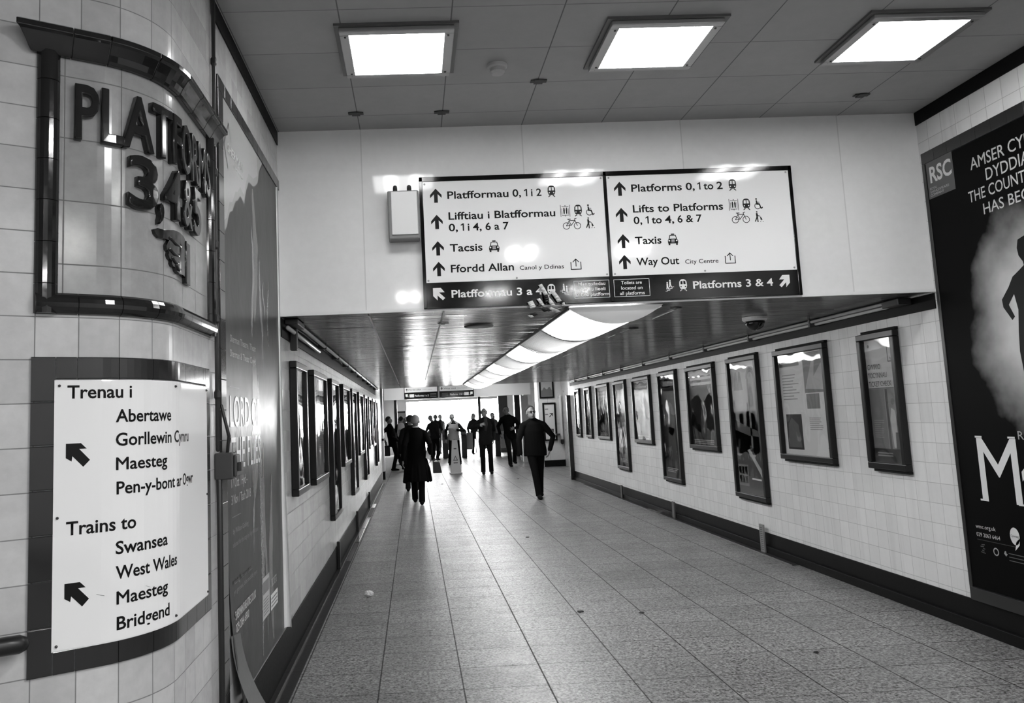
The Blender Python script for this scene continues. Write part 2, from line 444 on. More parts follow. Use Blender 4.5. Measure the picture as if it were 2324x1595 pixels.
def bx(name, mat, *a, bevel=0, parent=None):
    return MB().box(*a).build(name, mat, parent, bevel=bevel)
struct(bx('trim_1', M_white, XL, XR, YB-0.018, YB-0.001, ZT-0.006, ZT+0.016))           # lip under the bulkhead
struct(bx('trim_2', M_skirt, XR-0.008, XR-0.001, -7.4, YB-0.002, 3.60, ZC-0.002))       # dark band under the ceiling, right
struct(bx('trim_3', M_skirt, XL+0.001, XL+0.008, YA+0.60, YB-0.002, 3.60, ZC-0.002))    # and left
struct(bx('trim_4', M_skirt, XR-0.008, XR-0.001, YB+0.002, YT, 2.235, ZT-0.012))        # dark band along the passage
struct(bx('trim_5', M_skirt, XL+0.001, XL+0.008, YB+0.002, YT, 2.215, ZT-0.012))
# stains running down from the passage bands are in the tiles; skirting
mb = MB(); mb.box(XR-0.010, XR-0.001, -7.4, 20.0, 0.0, 0.212); mb.box(XR-0.040, XR-0.010, -7.4, 20.0, 0.0, 0.075)
struct(mb.build('baseboard_right', M_skirt, bevel=0.004))
mb = MB(); mb.box(XL+0.001, XL+0.010, 3.9, 21.8, 0.0, 0.245)
struct(mb.build('baseboard_left', M_skirt, bevel=0.003))

# hall beyond the passage
M_hall = tile_mat('pale_hall_panel', 205, 0.03, 1.2, 1.3, 0.2, 0, grout=0.01, gtone=0.6, rough=0.3, dirt=0.08)
M_hceil = tile_mat('hall_ceiling_plank', 170, 0.08, 2.4, 0.12, 0, 0, grout=0.01, gtone=0.5, rough=0.15, dirt=0.1, metal=0.5)
mb = MB(); mb.quad((-4.0, YT, ZH), (-4.0, 39.0, ZH), (6.5, 39.0, ZH), (6.5, YT, ZH), uv=[(-4.0, YT), (-4.0, 39.0), (6.5, 39.0), (6.5, YT)])
mb.quad((-4.0, YT, ZT), (6.5, YT, ZT), (6.5, YT, ZH), (-4.0, YT, ZH), uv=[(0, 0), (1, 0), (1, 1), (0, 1)])
struct(mb.build('ceiling_hall', M_hceil, recalc=False))
struct(wall_strip('wall_hall_left', [(-4.0, 22.6), (-4.0, 30.0), (-1.45, 30.0), (-1.45, 39.0)], 0, ZH, M_hall))
struct(wall_strip('wall_hall_right', [(XR, 20.0), (4.55, 20.0), (4.55, 25.0), (3.80, 25.0), (3.80, 25.6), (6.5, 25.6), (6.5, 39.0)], 0, ZH, M_hall))
struct(wall_strip('wall_hall_end', [(XL, 22.6), (-4.0, 22.6)], 0, ZH, M_hall))
mb = MB(); mb.box(-1.45, -0.35, 38.8, 39.0, 0, ZH); mb.box(4.1, 6.5, 38.8, 39.0, 0, ZH); mb.box(-0.35, 4.1, 38.8, 39.0, 2.42, ZH)
struct(mb.build('wall_entrance', G(190, 0.5)))
struct(bx('baseboard_hall', M_skirt, 3.90, 4.54, 24.96, 24.995, 0.0, 0.19))
mb = MB(); mb.quad((-30, 39.0, -0.02), (40, 39.0, -0.02), (40, 95, -0.02), (-30, 95, -0.02), uv=[(-30, 39), (40, 39), (40, 95), (-30, 95)])
struct(mb.build('ground', M_floor, recalc=False))
mb = MB(); mb.box(-0.80, 3.05, 22.2, 22.5, 2.14, ZH); mb.box(3.05, 3.18, 22.2, 22.9, 2.14, ZH)
struct(mb.build('trim_6', G(205, 0.25)))                    # the crossbeam that carries the second sign
mb = MB(); mb.box(-1.02, -0.86, 22.62, 22.9, 0.22, ZH, 0); mb.box(-1.03, -0.85, 22.61, 22.92, 0, 0.22, 1); mb.box(-1.02, -0.855, 22.605, 22.9, 1.05, 1.11, 1)
struct(mb.build('trim_7', [G(190, 0.3), M_skirt]))
# ------------------------------------------------------------------ curved corner: moulded platform sign
def sweep_s(mb, prof, ss, mi=0):
    k = len(prof); vs = [on_pillar(s, z, d) for s in ss for d, z in prof]
    fs = [(i*k+j, i*k+(j+1) % k, (i+1)*k+(j+1) % k, (i+1)*k+j) for i in range(len(ss)-1) for j in range(k)]
    fs += [tuple(range(k-1, -1, -1)), tuple((len(ss)-1)*k+j for j in range(k))]
    return mb.add(vs, fs, mi)
def halfround(w, d, n=8): return [(d*math.sin(PI*i/n), -w*math.cos(PI*i/n)) for i in range(n+1)]
M_brown = tile_mat('dark_glazed_moulding', 58, 0.1, 3, 3, 1, 1, grout=0.0001, gtone=1, rough=0.10, dirt=0.3, wav=0.5)
M_glaze = G(31, 0.08)
p_ = curve(0.35)
t = thing('platform_sign', 'moulded dark tile frame with raised lettering for platforms 3, 4 and 5, curved corner', 'sign', (p_.x, p_.y, 2.0))
mb = MB()
crown = [(0.0, 2.925), (0.022, 2.925), (0.030, 2.935), (0.040, 2.955), (0.060, 2.985), (0.072, 2.992), (0.072, 3.012), (0.060, 3.020), (0.0, 3.035)]
cs = [-0.193, -0.085, 0.035, 0.205, 0.375, 0.56, 0.75, 0.87, 0.945]
for a, b in zip(cs[:-1], cs[1:]):
    o = len(mb.v); sweep_s(mb, crown, steps(a+0.0015, b-0.0015)); k = len(crown)
    if a == cs[0]:
        for j, (d, z) in enumerate(crown): mb.v[o+j] = on_pillar(a-d*1.02, z, d)
    if b == cs[-1]:
        for j, (d, z) in enumerate(crown): mb.v[len(mb.v)-k+j] = on_pillar(b+d*1.02, z, d)
mb.build('cornice', M_glaze, t, bevel=0.002)
sweep_s(MB(), [(0, 2.93), (0.018, 2.93), (0.066, 3.0), (0, 3.028)], steps(-0.19, 0.94)).build('cornice_joint', G(70, 0.5), t)
for s0, s1 in ((-0.193, -0.118), (0.868, 0.935)):
    mb = MB(); z0s = [2.008, 2.11, 2.255, 2.40, 2.545, 2.69, 2.83, 2.938]
    for a, b in zip(z0s[:-1], z0s[1:]):
        pr = [(o, (s0+s1)/2+q_) for o, q_ in halfround((s1-s0)/2, 0.034)]
        k = len(pr); vs = [on_pillar(s, z, d) for z in (a+0.0012, b-0.0012) for d, s in pr]
        mb.add(vs, [(i, (i+1) % k, k+(i+1) % k, k+i) for i in range(k)]+[tuple(range(k-1, -1, -1)), tuple(range(k, 2*k))])
    mb.build('side_moulding', M_glaze, t)
mb = MB(); bs = [-0.19, -0.055, 0.085, 0.225, 0.365, 0.50, 0.64, 0.78, 0.93]
for a, b in zip(bs[:-1], bs[1:]): sweep_s(mb, [(d, 2.045+q_) for d, q_ in halfround(0.038, 0.036)], steps(a+0.0012, b-0.0012))
mb.build('bottom_moulding', M_glaze, t)
mb = MB(); ss = steps(-0.118, 0.868, 0.025)
for a, b in zip(ss[:-1], ss[1:]):
    mb.quad(on_pillar(a, 2.08, 0.004), on_pillar(b, 2.08, 0.004), on_pillar(b, 2.93, 0.004), on_pillar(a, 2.93, 0.004), uv=[(a, 2.08), (b, 2.08), (b, 2.93), (a, 2.93)])
mb.build('tile_panel', M_inner, t, recalc=False)
def raised(body, s0, s1, v0, cap, bold=0.01):
    return text(body, s0, s1, v0, cap, on_pillar, M_glaze, 'raised_lettering', t, d=0.003, bold=bold, extrude=0.024, curved=True)
raised('PLATFORMS', -0.072, 0.835, 2.634, 0.197, 0.010)
raised('3', 0.105, 0.228, 2.415, 0.19, 0.012); raised(',', 0.232, 0.256, 2.410, 0.19, 0.01); raised('4', 0.262, 0.385, 2.415, 0.19, 0.012)
raised('&', 0.41, 0.54, 2.418, 0.19, 0.015); raised('5', 0.56, 0.675, 2.418, 0.19, 0.02)
hand = [(.214, .345), (.221, .329), (.240, .318), (.300, .320), (.288, .309), (.279, .296), (.282, .282), (.296, .274), (.292, .262), (.300, .249), (.316, .244), (.314, .232), (.326, .222), (.346, .222),
        (.352, .210), (.372, .204), (.395, .204), (.425, .207), (.462, .203), (.468, .180), (.530, .180), (.531, .350), (.468, .352), (.440, .366), (.380, .370), (.330, .367), (.270, .354), (.232, .353)]
bm = bmesh.new(); f = bm.faces.new([bm.verts.new((u, 2+v, 0.003)) for u, v in hand])
r = bmesh.ops.extrude_face_region(bm, geom=[f]); bmesh.ops.translate(bm, vec=(0, 0, 0.017), verts=[g for g in r['geom'] if isinstance(g, bmesh.types.BMVert)])
sliced(bm); bmesh.ops.recalc_face_normals(bm, faces=bm.faces)
for v in bm.verts: v.co = on_pillar(v.co.x, v.co.y, v.co.z)
me = bpy.data.meshes.new('pointing_hand'); bm.to_mesh(me); bm.free(); me.materials.append(M_glaze)
ph = link('pointing_hand', me, t); md = ph.modifiers.new('bevel', 'BEVEL'); md.width = 0.003; md.segments = 2; md.limit_method = 'ANGLE'; md.angle_limit = 0.9
for a, b in (((.300, .319), (.395, .323)), ((.296, .275), (.372, .281)), ((.316, .245), (.365, .250)), ((.346, .222), (.385, .226))):
    mb = MB(); mb.tube([on_pillar(a[0], 2+a[1]+.010, .019), on_pillar((a[0]+b[0])/2, 2+(a[1]+b[1])/2-.006, .021), on_pillar(b[0], 2+b[1]-.006, .019)], .0065, 8); mb.build('curled_finger', M_glaze, ph, smooth=True)
MB().tube([on_pillar(.466, 2.185, .020), on_pillar(.468, 2.35, .020)], .005, 8).build('cuff', M_glaze, ph, smooth=True)

# ------------------------------------------------------------------ white destination plaque below it
t = thing('destination_sign', 'white bilingual plaque listing trains to Swansea and West Wales, framed in dark tiles', 'sign', (p_.x, p_.y, 0.82))
mb = MB()
def blk(s0, s1, z0, z1, g=0.0012):
    sweep_s(mb, [(0, z0+g), (0.009, z0+g), (0.010, z0+g+0.003), (0.010, z1-g-0.003), (0.009, z1-g), (0, z1-g)], steps(s0+g, s1-g))
ts = [-0.122, -0.055, 0.082, 0.218, 0.355, 0.49, 0.628, 0.765, 0.80]
for a, b in zip(ts[:-1], ts[1:]): blk(a, b, 1.785, 1.862); blk(a, b, 0.825, 0.900)
for z0, z1 in zip((0.825, 0.978, 1.125, 1.271, 1.418, 1.564, 1.710), (0.978, 1.125, 1.271, 1.418, 1.564, 1.710, 1.862)):
    blk(-0.198, -0.122, z0, z1); blk(0.80, 0.870, z0, z1)
mb.build('tile_border', G(36, 0.12), t)
mb = MB(); sweep_s(mb, [(0.004, 0.898), (0.0125, 0.898), (0.0135, 0.902), (0.0135, 1.778), (0.0125, 1.782), (0.004, 1.782)], steps(-0.126, 0.802))
mb.build('enamel_panel', M_signwhite, t)
for body, a, b, v, cap in (('Trenau i', -0.086, 0.126, 1.720, 0.044), ('Abertawe', 0.069, 0.314, 1.635, 0.044), ('Gorllewin Cymru', 0.069, 0.508, 1.553, 0.044), ('Maesteg', 0.071, 0.285, 1.470, 0.043),
        ('Pen-y-bont ar Ogwr', 0.072, 0.568, 1.387, 0.043), ('Trains to', -0.086, 0.142, 1.266, 0.044), ('Swansea', 0.070, 0.288, 1.185, 0.043), ('West Wales', 0.070, 0.354, 1.102, 0.043), ('Maesteg', 0.074, 0.286, 1.018, 0.043), ('Bridgend', 0.074, 0.298, 0.934, 0.043)):
    text(body, a, b, v, cap, on_pillar, M_print, 'lettering', t, d=0.0141, bold=0.025, curved=True)
ARW = [(0, 1), (.62, 1), (.86, .76), (.55, .76), (1.0, .28), (.72, 0), (.27, .47), (.24, .25), (0, .40)]
for v0 in (1.488, 1.030):
    Ink(on_pillar, 0.0141, True).poly([(-0.089+a*0.076, v0+b*0.080) for a, b in ARW]).build('arrow', 20, t)
mb = MB()
for s, z in ((-0.111, 1.763), (0.347, 1.763), (0.788, 1.763), (-0.113, 1.325), (0.788, 1.32), (-0.112, 0.915), (0.342, 0.92), (0.785, 0.915)):
    MB().tube([on_pillar(s, z, 0.0125), on_pillar(s, z, 0.0165)], 0.0048, 10, side=(0, 0, 1)).build('screw', G(70, 0.3, 0.7), t)
Ink(on_pillar, 0.0141, True).line([(0.01, 1.062), (0.034, 1.054)], 0.0012).line([(0.18, 1.06), (0.20, 1.052)], 0.001, 120).build('scratch', 60, t)

# handrail end at the left edge, conduit and switch box beside the corner
t = thing('handrail', 'black handrail with a rounded end on the tiles beside the white plaque', 'handrail', tuple(on_pillar(-0.9, 0.90)))
MB().tube([on_pillar(-1.9, 0.955, 0.07), on_pillar(-0.9, 0.955, 0.07), on_pillar(-0.26, 0.955, 0.07), on_pillar(-0.225, 0.953, 0.064)], 0.029, 16, side=(0, 0, 1)).build('rail', M_black, t, smooth=True)
MB().tube([on_pillar(-0.62, 0.925, 0.0), on_pillar(-0.62, 0.91, 0.05), on_pillar(-0.62, 0.935, 0.07)], 0.010, 10).build('bracket', M_black, t, smooth=True)
t = thing('conduit', 'thin dark vertical conduit with a switch box beside the tall grey theatre poster', 'pipe', tuple(on_pillar(1.0, 0.2)))
for a, b in ((3.69, 3.04), (2.92, 1.50)): MB().tube([on_pillar(0.985, a, 0.016), on_pillar(0.985, b, 0.016)], 0.010, 10).build('pipe', G(40, 0.35), t, smooth=True)
for z in (3.35, 2.80, 2.45, 2.10, 1.75): MB().tube([on_pillar(0.985, z-0.012, 0.016), on_pillar(0.985, z+0.012, 0.016)], 0.0145, 10).build('pipe_clip', G(30, 0.4), t)
mb = MB(); p0 = curve(1.03); mb.box(XL+0.001, XL+0.085, 3.775, 3.875, 1.365, 1.485)
mb.box(XL+0.085, XL+0.10, 3.785, 3.865, 1.375, 1.475)
sb = mb.build('switch_box', G(62, 0.4), t, bevel=0.006)
MB().box(XL+0.10, XL+0.118, 3.80, 3.85, 1.40, 1.44).build('lock_tab', G(40, 0.4), sb, bevel=0.003)
MB().tube([(XL+0.02, 3.79, 1.37), (XL+0.02, 3.80, 0.3)], 0.014, 10).build('lower_pipe', G(34, 0.35), t, smooth=True)
MB().tube([(XL+0.03, 3.80, 1.70), (XL+0.06, 3.815, 1.56), (XL+0.05, 3.82, 1.48)], 0.008, 8).build('cable', G(24, 0.4), t, smooth=True)

# ------------------------------------------------------------------ tall poster on the left wall
def poster_left_mat():
    mt, nt, b = new_mat('misty_grey_print'); n = N(nt)
    uv = nt.nodes.new('ShaderNodeUVMap'); sp = nt.nodes.new('ShaderNodeSeparateXYZ'); nt.links.new(uv.outputs[0], sp.inputs[0])
    st = n.comb(n.math('MULTIPLY', sp.outputs[0], 7.0), n.math('MULTIPLY', sp.outputs[1], 1.1))
    k = n.noise(st, 1.0, 6, 0.65)
    base = n.remap(k, 0.30, 0.72, lin(20), lin(46))
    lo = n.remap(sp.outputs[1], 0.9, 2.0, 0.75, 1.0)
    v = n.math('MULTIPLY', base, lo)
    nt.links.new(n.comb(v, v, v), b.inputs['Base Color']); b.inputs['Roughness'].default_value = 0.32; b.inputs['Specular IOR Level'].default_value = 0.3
    bp = nt.nodes.new('ShaderNodeBump'); bp.inputs['Strength'].default_value = 0.25; bp.inputs['Distance'].default_value = 0.02
    nt.links.new(n.noise(uv.outputs[0], 3.5, 3), bp.inputs['Height']); nt.links.new(bp.outputs[0], b.inputs['Normal'])
    return mt
def pz(y, z):                                # lower left corner pulls away and its edge leans in
    dy = 0.09*max(0, (1.2-z)/0.9)**1.3*max(0, (4.7-y)/0.7); dd = 0.05*max(0, (0.8-z)/0.55)**1.6*max(0, (4.35-y)/0.35)
    return (XL+0.006+dd, y+dy, z)
def LP(u, v, d=0.0):
    p = pz(u, v); return (p[0]+d-.006, p[1], v)
t = thing('theatre_poster', 'tall grey theatre poster with peeling edges between the conduit and the bulkhead', 'poster', (XL, 4.85, 0.2))
mb = MB(); ys = steps(4.0, 5.60, 0.1); zs = steps(0.26, 3.262, 0.15)
for a, b in zip(ys[:-1], ys[1:]):
    for c, d in zip(zs[:-1], zs[1:]):
        mb.quad(pz(a, c), pz(b, c), pz(b, d), pz(a, d), uv=[(a, c), (b, c), (b, d), (a, d)])
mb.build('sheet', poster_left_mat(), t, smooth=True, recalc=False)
ink = Ink(LP, 0.0064)
edge = [(3.999, 2.57), (4.06, 2.60), (4.13, 2.70), (4.20, 2.72), (4.28, 2.80), (4.33, 2.81), (4.40, 2.86), (4.50, 2.84), (4.56, 2.93), (4.64, 3.01), (4.78, 3.02), (4.92, 3.08), (4.97, 3.18), (5.08, 3.25)]
ink.poly(edge+[(5.08, 3.262), (3.999, 3.262)], 150)
ink.over().poly([(x+0.0, z+0.05) for x, z in edge[:-2]]+[(4.9, 3.262), (3.999, 3.262)], 164).build('printed_sky', 150, t, rough=0.22)
ink = Ink(LP, 0.0062)
rnd = random.Random(11)
def streak(y, z0, z1, w, tone):
    n = 14; c = []
    for i in range(n+1):
        k = i/n; c.append((y+.035*math.sin(k*5+y*9)+rnd.uniform(-.006, .006), z0+(z1-z0)*k, w*(.15+.85*math.sin(PI*k)**.7)*rnd.uniform(.8, 1.15)))
    ink.poly([(a-r, z) for a, z, r in c]+[(a+r, z) for a, z, r in reversed(c)], tone)
for y, z0, z1, w_, tn in ((4.78, 2.2, 3.0, .07, 92), (4.70, 2.1, 2.75, .03, 128), (4.96, 1.95, 2.62, .035, 118), (5.20, 2.1, 2.52, .02, 105), (4.72, 1.2, 2.0, .12, 88), (4.86, 0.3, 1.9, .05, 104), (4.98, 0.35, 1.5, .03, 92), (5.18, 0.3, 1.3, .06, 84), (4.66, 0.9, 1.6, .02, 120), (5.05, 2.28, 2.5, .02, 130)):
    streak(y, z0, z1, w_, tn); ink.lift += .00006
ink.build('printed_streaks', 100, t, rough=0.25)
Ink(LP, 0.0072).line([(4.10, 2.925), (4.02, 3.03), (4.126, 3.168), (4.18, 3.09)], 0.012).build('house_outline', 70, t)
WH = G(215, 0.3)
for body, a, b, v, cap, bold, mt in (('SHERMAN', 4.098, 4.47, 3.012, 0.047, 0.025, WH), ('theatre cardiff', 4.24, 4.47, 2.965, 0.020, 0.01, WH), ('Sherman Theatre / Theatr', 4.105, 4.77, 2.028, 0.036, 0.006, G(170, .3)), ('Sherman & Theatr Clwyd', 4.10, 4.76, 1.953, 0.036, 0.006, G(170, .3)),
        ('LORD OF', 4.083, 4.85, 1.603, 0.155, 0.012, WH), ('THE FLIES', 4.10, 4.86, 1.392, 0.158, 0.012, WH), ('17 Oct / Hyd -', 4.09, 4.47, 1.303, 0.048, 0.004, G(180, .3)), ('3 Nov / Tach 2018', 4.088, 4.56, 1.222, 0.046, 0.004, G(180, .3)),
        ('by William Golding', 4.11, 4.48, 1.078, 0.026, 0.004, G(130, .3)), ('adapted for the stage by Nigel Williams', 4.10, 4.75, 1.015, 0.024, 0.002, G(120, .3)), ('Nadolig. Mae naw o blant', 4.09, 4.56, 0.836, 0.024, 0.002, G(120, .3)), ('yn goroesi, blot noddfa ynys', 4.09, 4.69, 0.790, 0.024, 0.002, G(120, .3)),
        ('SHERMANTHEATRE.CO.UK', 4.085, 4.65, 0.668, 0.042, 0.012, WH), ('029 2064 6900', 4.085, 4.45, 0.608, 0.040, 0.012, WH)):
    text(body, a, b, v, cap, LP, mt, 'lettering', t, d=0.0074, bold=bold)
Ink(LP, 0.0072).line([(4.08, 1.80), (4.3, 1.80)], 0.004).line([(4.10, 1.16), (4.3, 1.16)], 0.004).build('rule', 130, t)
ink = Ink(LP, 0.0072).rect(4.855, 5.08, 0.49, 0.725, 185).over().rect(4.87, 5.06, 0.63, 0.70, 120)
for i in range(6): ink.rect(4.88, 5.04, 0.51+i*0.017, 0.517+i*0.017, 110)
ink.rect(5.115, 5.36, 0.49, 0.58, 225).over()
for i in range(3): ink.rect(5.13, 5.34, 0.505+i*0.022, 0.514+i*0.022, 110)
ink.build('info_box', 190, t)
text('TICKETS', 5.15, 5.33, 0.625, 0.045, LP, G(170, .3), 'lettering', t, d=0.0074)
mb = MB(); zz = steps(0.27, 3.26, 0.12)      # right-hand edge curls off the wall and shows its white back
for i, (c, d) in enumerate(zip(zz[:-1], zz[1:])):
    def cr(z): k = 0.007+0.017*max(0, (1.9-z)/1.6)**1.2; return k
    for a in range(5):
        p, q = PI*a/5, PI*(a+1)/5
        mb.quad((XL+0.006+cr(c)*(1-math.cos(p)), 5.60+cr(c)*math.sin(p)*1.4, c), (XL+0.006+cr(c)*(1-math.cos(q)), 5.60+cr(c)*math.sin(q)*1.4, c),
                (XL+0.006+cr(d)*(1-math.cos(q)), 5.60+cr(d)*math.sin(q)*1.4, d), (XL+0.006+cr(d)*(1-math.cos(p)), 5.60+cr(d)*math.sin(p)*1.4, d))
mb.build('curled_edge', G(238, 0.5), t, smooth=True, recalc=False)
mb = MB(); n = 8
for i in range(n):
    a, b = i/n, (i+1)/n
    def fl(k, e): return (XL+0.012+0.10*k*k+e*0.012, 4.02+0.10*k+e*(0.15+0.08*k), 0.62-0.42*k-e*0.02)
    mb.quad(fl(a, 0), fl(b, 0), fl(b, 1), fl(a, 1))
mb.build('peeled_corner', G(100, 0.5), t, smooth=True, recalc=False)
mb = MB(); k = 0.14
for i in range(13):
    y0 = 3.885+i*0.1465; y1 = min(y0+0.145, YB-0.003); mb.box(XL+0.001, XL+0.012, y0, y1, 3.265, 3.335)
for i in range(21):
    z0 = 0.246+i*0.1438; mb.box(XL+0.001, XL+0.012, 3.885, 3.990, z0, z0+0.1424)
struct(mb.build('trim_8', G(40, 0.14), bevel=0.002))

# ------------------------------------------------------------------ large black poster on the right wall
def poster_right_mat():
    mt, nt, b = new_mat('black_print_with_spotlight'); n = N(nt)
    uv = nt.nodes.new('ShaderNodeUVMap'); sp = nt.nodes.new('ShaderNodeSeparateXYZ'); nt.links.new(uv.outputs[0], sp.inputs[0])
    du = n.math('MULTIPLY', n.math('SUBTRACT', sp.outputs[0], 0.98), 1/0.72); dv = n.math('MULTIPLY', n.math('SUBTRACT', sp.outputs[1], 2.02), 1/0.80)
    r = n.math('SQRT', n.math('ADD', n.math('MULTIPLY', du, du), n.math('MULTIPLY', dv, dv)))
    r = n.math('ADD', r, n.remap(n.noise(uv.outputs[0], 2.6, 4), 0.3, 0.7, -0.12, 0.12))
    v = n.remap(r, 0.42, 1.0, lin(204), lin(4)); v = n.math('MAXIMUM', v, lin(4))
    nt.links.new(n.comb(v, v, v), b.inputs['Base Color']); b.inputs['Roughness'].default_value = 0.5; b.inputs['Specular IOR Level'].default_value = 0.06
    return mt
RP = on_right(5.665)
def u_(y): return 5.665-y
t = thing('musical_poster', 'huge black theatre poster with a printed standing figure in a spotlight', 'poster', (XR, 4.65, 0.2))
mb = MB(); mb.quad((XR-0.008, 5.655, 0.30), (XR-0.008, 3.63, 0.30), (XR-0.008, 3.63, 3.285), (XR-0.008, 5.655, 3.285), uv=[(0.01, 0.30), (2.035, 0.30), (2.035, 3.285), (0.01, 3.285)])
mb.build('sheet', poster_right_mat(), t, recalc=False)
Ink(RP, 0.0090).rect(u_(5.648), u_(5.361), 3.020, 3.296).build('emblem_panel', 84, t)
LG = G(200, 0.4)
text('RSC', u_(5.615), u_(5.380), 3.135, 0.112, RP, G(214, .4), 'lettering', t, d=0.0096, bold=0.035)
for i, b_ in enumerate(('ROYAL', 'SHAKESPEARE', 'COMPANY')): text(b_, u_(5.628), u_((5.55, 5.422, 5.48)[i]), 3.083-i*0.024, 0.018, RP, G(170, .4), 'lettering', t, d=0.0096, bold=0.004)
for body, a, b, v, cap in (("AMSER CYFRI'R", 5.192, 4.49, 3.098, 0.080), ('DYDDIAU', 5.062, 4.62, 2.990, 0.080), ('THE COUNTDOWN', 5.245, 4.44, 2.886, 0.076), ('HAS BEGUN', 5.120, 4.56, 2.777, 0.072)):
    text(body, u_(a), u_(b), v, cap, RP, G(190, .4), 'lettering', t, d=0.0094, bold=0.006)
fig = [(4.80, 2.565), (4.86, 2.55), (4.875, 2.50), (4.868, 2.45), (4.84, 2.41), (4.835, 2.385), (4.88, 2.36), (4.94, 2.33), (4.985, 2.27), (5.055, 2.20), (5.05, 2.15), (4.985, 2.06), (4.96, 2.08), (5.00, 2.16), (4.945, 2.22), (4.925, 2.12), (4.945, 1.98), (4.955, 1.86), (4.94, 1.70),
       (4.945, 1.60), (4.935, 1.50), (4.975, 1.46), (4.84, 1.46), (4.83, 1.62), (4.80, 1.82), (4.76, 1.62), (4.74, 1.46), (4.60, 1.46), (4.66, 1.52), (4.65, 1.72), (4.65, 1.98), (4.62, 2.18), (4.61, 2.30), (4.66, 2.36), (4.75, 2.385), (4.745, 2.42), (4.725, 2.47), (4.735, 2.53)]
Ink(RP, 0.0092).poly([(u_(y), z) for y, z in fig]).build('printed_figure', 14, t)
text('M', u_(5.452), u_(5.088), 0.900, 0.425, RP, G(225, .4), 'lettering', t, d=0.0094, bold=0.0)
Ink(RP, 0.0098).rect(u_(5.462), u_(5.395), 1.316, 1.328).rect(u_(5.155), u_(5.09), 1.316, 1.328).rect(u_(5.475), u_(5.395), 0.896, 0.908).rect(u_(5.125), u_(5.03), 0.896, 0.908).build('letter_serifs', 225, t)
text('atilda', u_(5.072), u_(4.10), 0.905, 0.36, RP, G(225, .4), 'lettering', t, d=0.0094, bold=0.01)
text("Roald Dahl's", u_(5.062), u_(4.60), 1.313, 0.052, RP, G(170, .4), 'lettering', t, d=0.0094, bold=0.006)
text('wmc.org.uk', u_(5.557), u_(5.366), 0.706, 0.026, RP, G(190, .4), 'lettering', t, d=0.0094, bold=0.004)
text('029 2063 6464', u_(5.557), u_(5.333), 0.652, 0.026, RP, G(190, .4), 'lettering', t, d=0.0094, bold=0.004)
ink = Ink(RP, 0.0094).disc((u_(5.196), 0.697), 0.042, 215, 24, 0.055).poly([(u_(5.19), 0.66), (u_(5.205), 0.606), (u_(5.162), 0.645), (u_(5.155), 0.69)], 215)
ink.build('speech_mark', 215, t)
text('Cymraeg', u_(5.230), u_(5.162), 0.692, 0.013, RP, M_print, 'lettering', t, d=0.0104, bold=0.004)
ink = Ink(RP, 0.0094).ring((u_(5.385), 0.571), 0.022, 0.008, 170)
for i in range(5): ink.line([(u_(5.53-0.012*(i % 3)), 0.55+0.012*i), (u_(5.49+0.01*(i % 2)), 0.545+0.014*i)], 0.006, 80)
ink.poly([(u_(5.302), 0.590), (u_(5.292), 0.590), (u_(5.290), 0.575), (u_(5.280), 0.572), (u_(5.295), 0.556), (u_(5.312), 0.572)], 150)
for i in range(3): ink.rect(u_(5.27), u_(5.13), 0.577-i*0.022, 0.582-i*0.022, 90)
ink.rect(u_(5.555), u_(5.20), 0.628, 0.632, 50).build('sponsor_marks', 150, t)
mb = MB(); ys = steps(5.69, 0.9, 0.1465)
for a, b in zip(ys[:-1], ys[1:]): mb.box(XR-0.012, XR-0.001, b+0.0006, a-0.0006, 3.288, 3.372)
mb.box(XR-0.012, XR-0.001, 5.658, 5.690, 0.213, 3.287); mb.box(XR-0.030, XR-0.001, 3.0, 5.657, 0.213, 0.298); mb.box(XR-0.012, XR-0.001, 3.55, 3.62, 0.299, 3.287)
struct(mb.build('trim_9', G(34, 0.3), bevel=0.002))

# ------------------------------------------------------------------ the direction sign on the bulkhead
t = thing('direction_sign', 'wide bilingual black and white direction sign on the bulkhead over the passage', 'sign', (1.45, 5.70, 2.37))
mb = MB(); mb.box(0.10, 2.81, 5.694, 5.719, 2.368, 3.318)
mb.build('backing_board', M_signblack, t)
mb = MB()
for a in ((0.098, 2.812, 3.286, 3.320), (0.098, 2.812, 2.366, 2.374)): mb.box(a[0], a[1], 5.684, 5.696, a[2], a[3])
for a in ((0.098, 0.122), (2.788, 2.812), (1.4265, 1.4505)): mb.box(a[0], a[1], 5.684, 5.696, 2.366, 3.320)
mb.build('frame', M_signblack, t, bevel=0.002)
for a, b in ((0.1225, 1.4260), (1.4510, 2.7875)):
    MB().box(a, b, 5.6885, 5.694, 2.552, 3.2855).build('white_panel', M_signwhite, t)
    MB().box(a, b, 5.6890, 5.694, 2.3745, 2.551).build('black_panel', M_signblack, t)
mb = MB()
for x, z in ((.136, 3.268), (1.411, 3.272), (1.468, 3.272), (2.769, 3.272), (.765, 2.565), (2.119, 2.567), (.137, 2.567), (1.411, 2.567), (1.468, 2.567), (2.769, 2.567)): MB().lathe((x, 5.6885, z), [(.0075, 0), (.007, -.002), (.002, -.003)], 12, 'Y').build('screw', G(150, 0.3, 0.6), t)
SG = lambda u, v, d=0.0: on_sign(u, v, d, 5.6885)
BD = 0.024
def st(body, a, b, v, cap=0.054, mt=None, bold=BD): return text(body, a, b, v, cap, SG, mt or M_print, 'lettering', t, d=0.0012, bold=bold)
def one(u, v, cap=0.054, tone=24):
    k = cap; Ink(SG, 0.0012).poly([(u+.24*k, v), (u+.42*k, v), (u+.42*k, v+k), (u+.26*k, v+k), (u, v+.82*k), (u, v+.67*k), (u+.24*k, v+.80*k)]).build('lettering', tone, t)
X1 = lambda p: 0.297+(p-655)/1307; X2 = lambda p: 1.629+(p-345)/1380
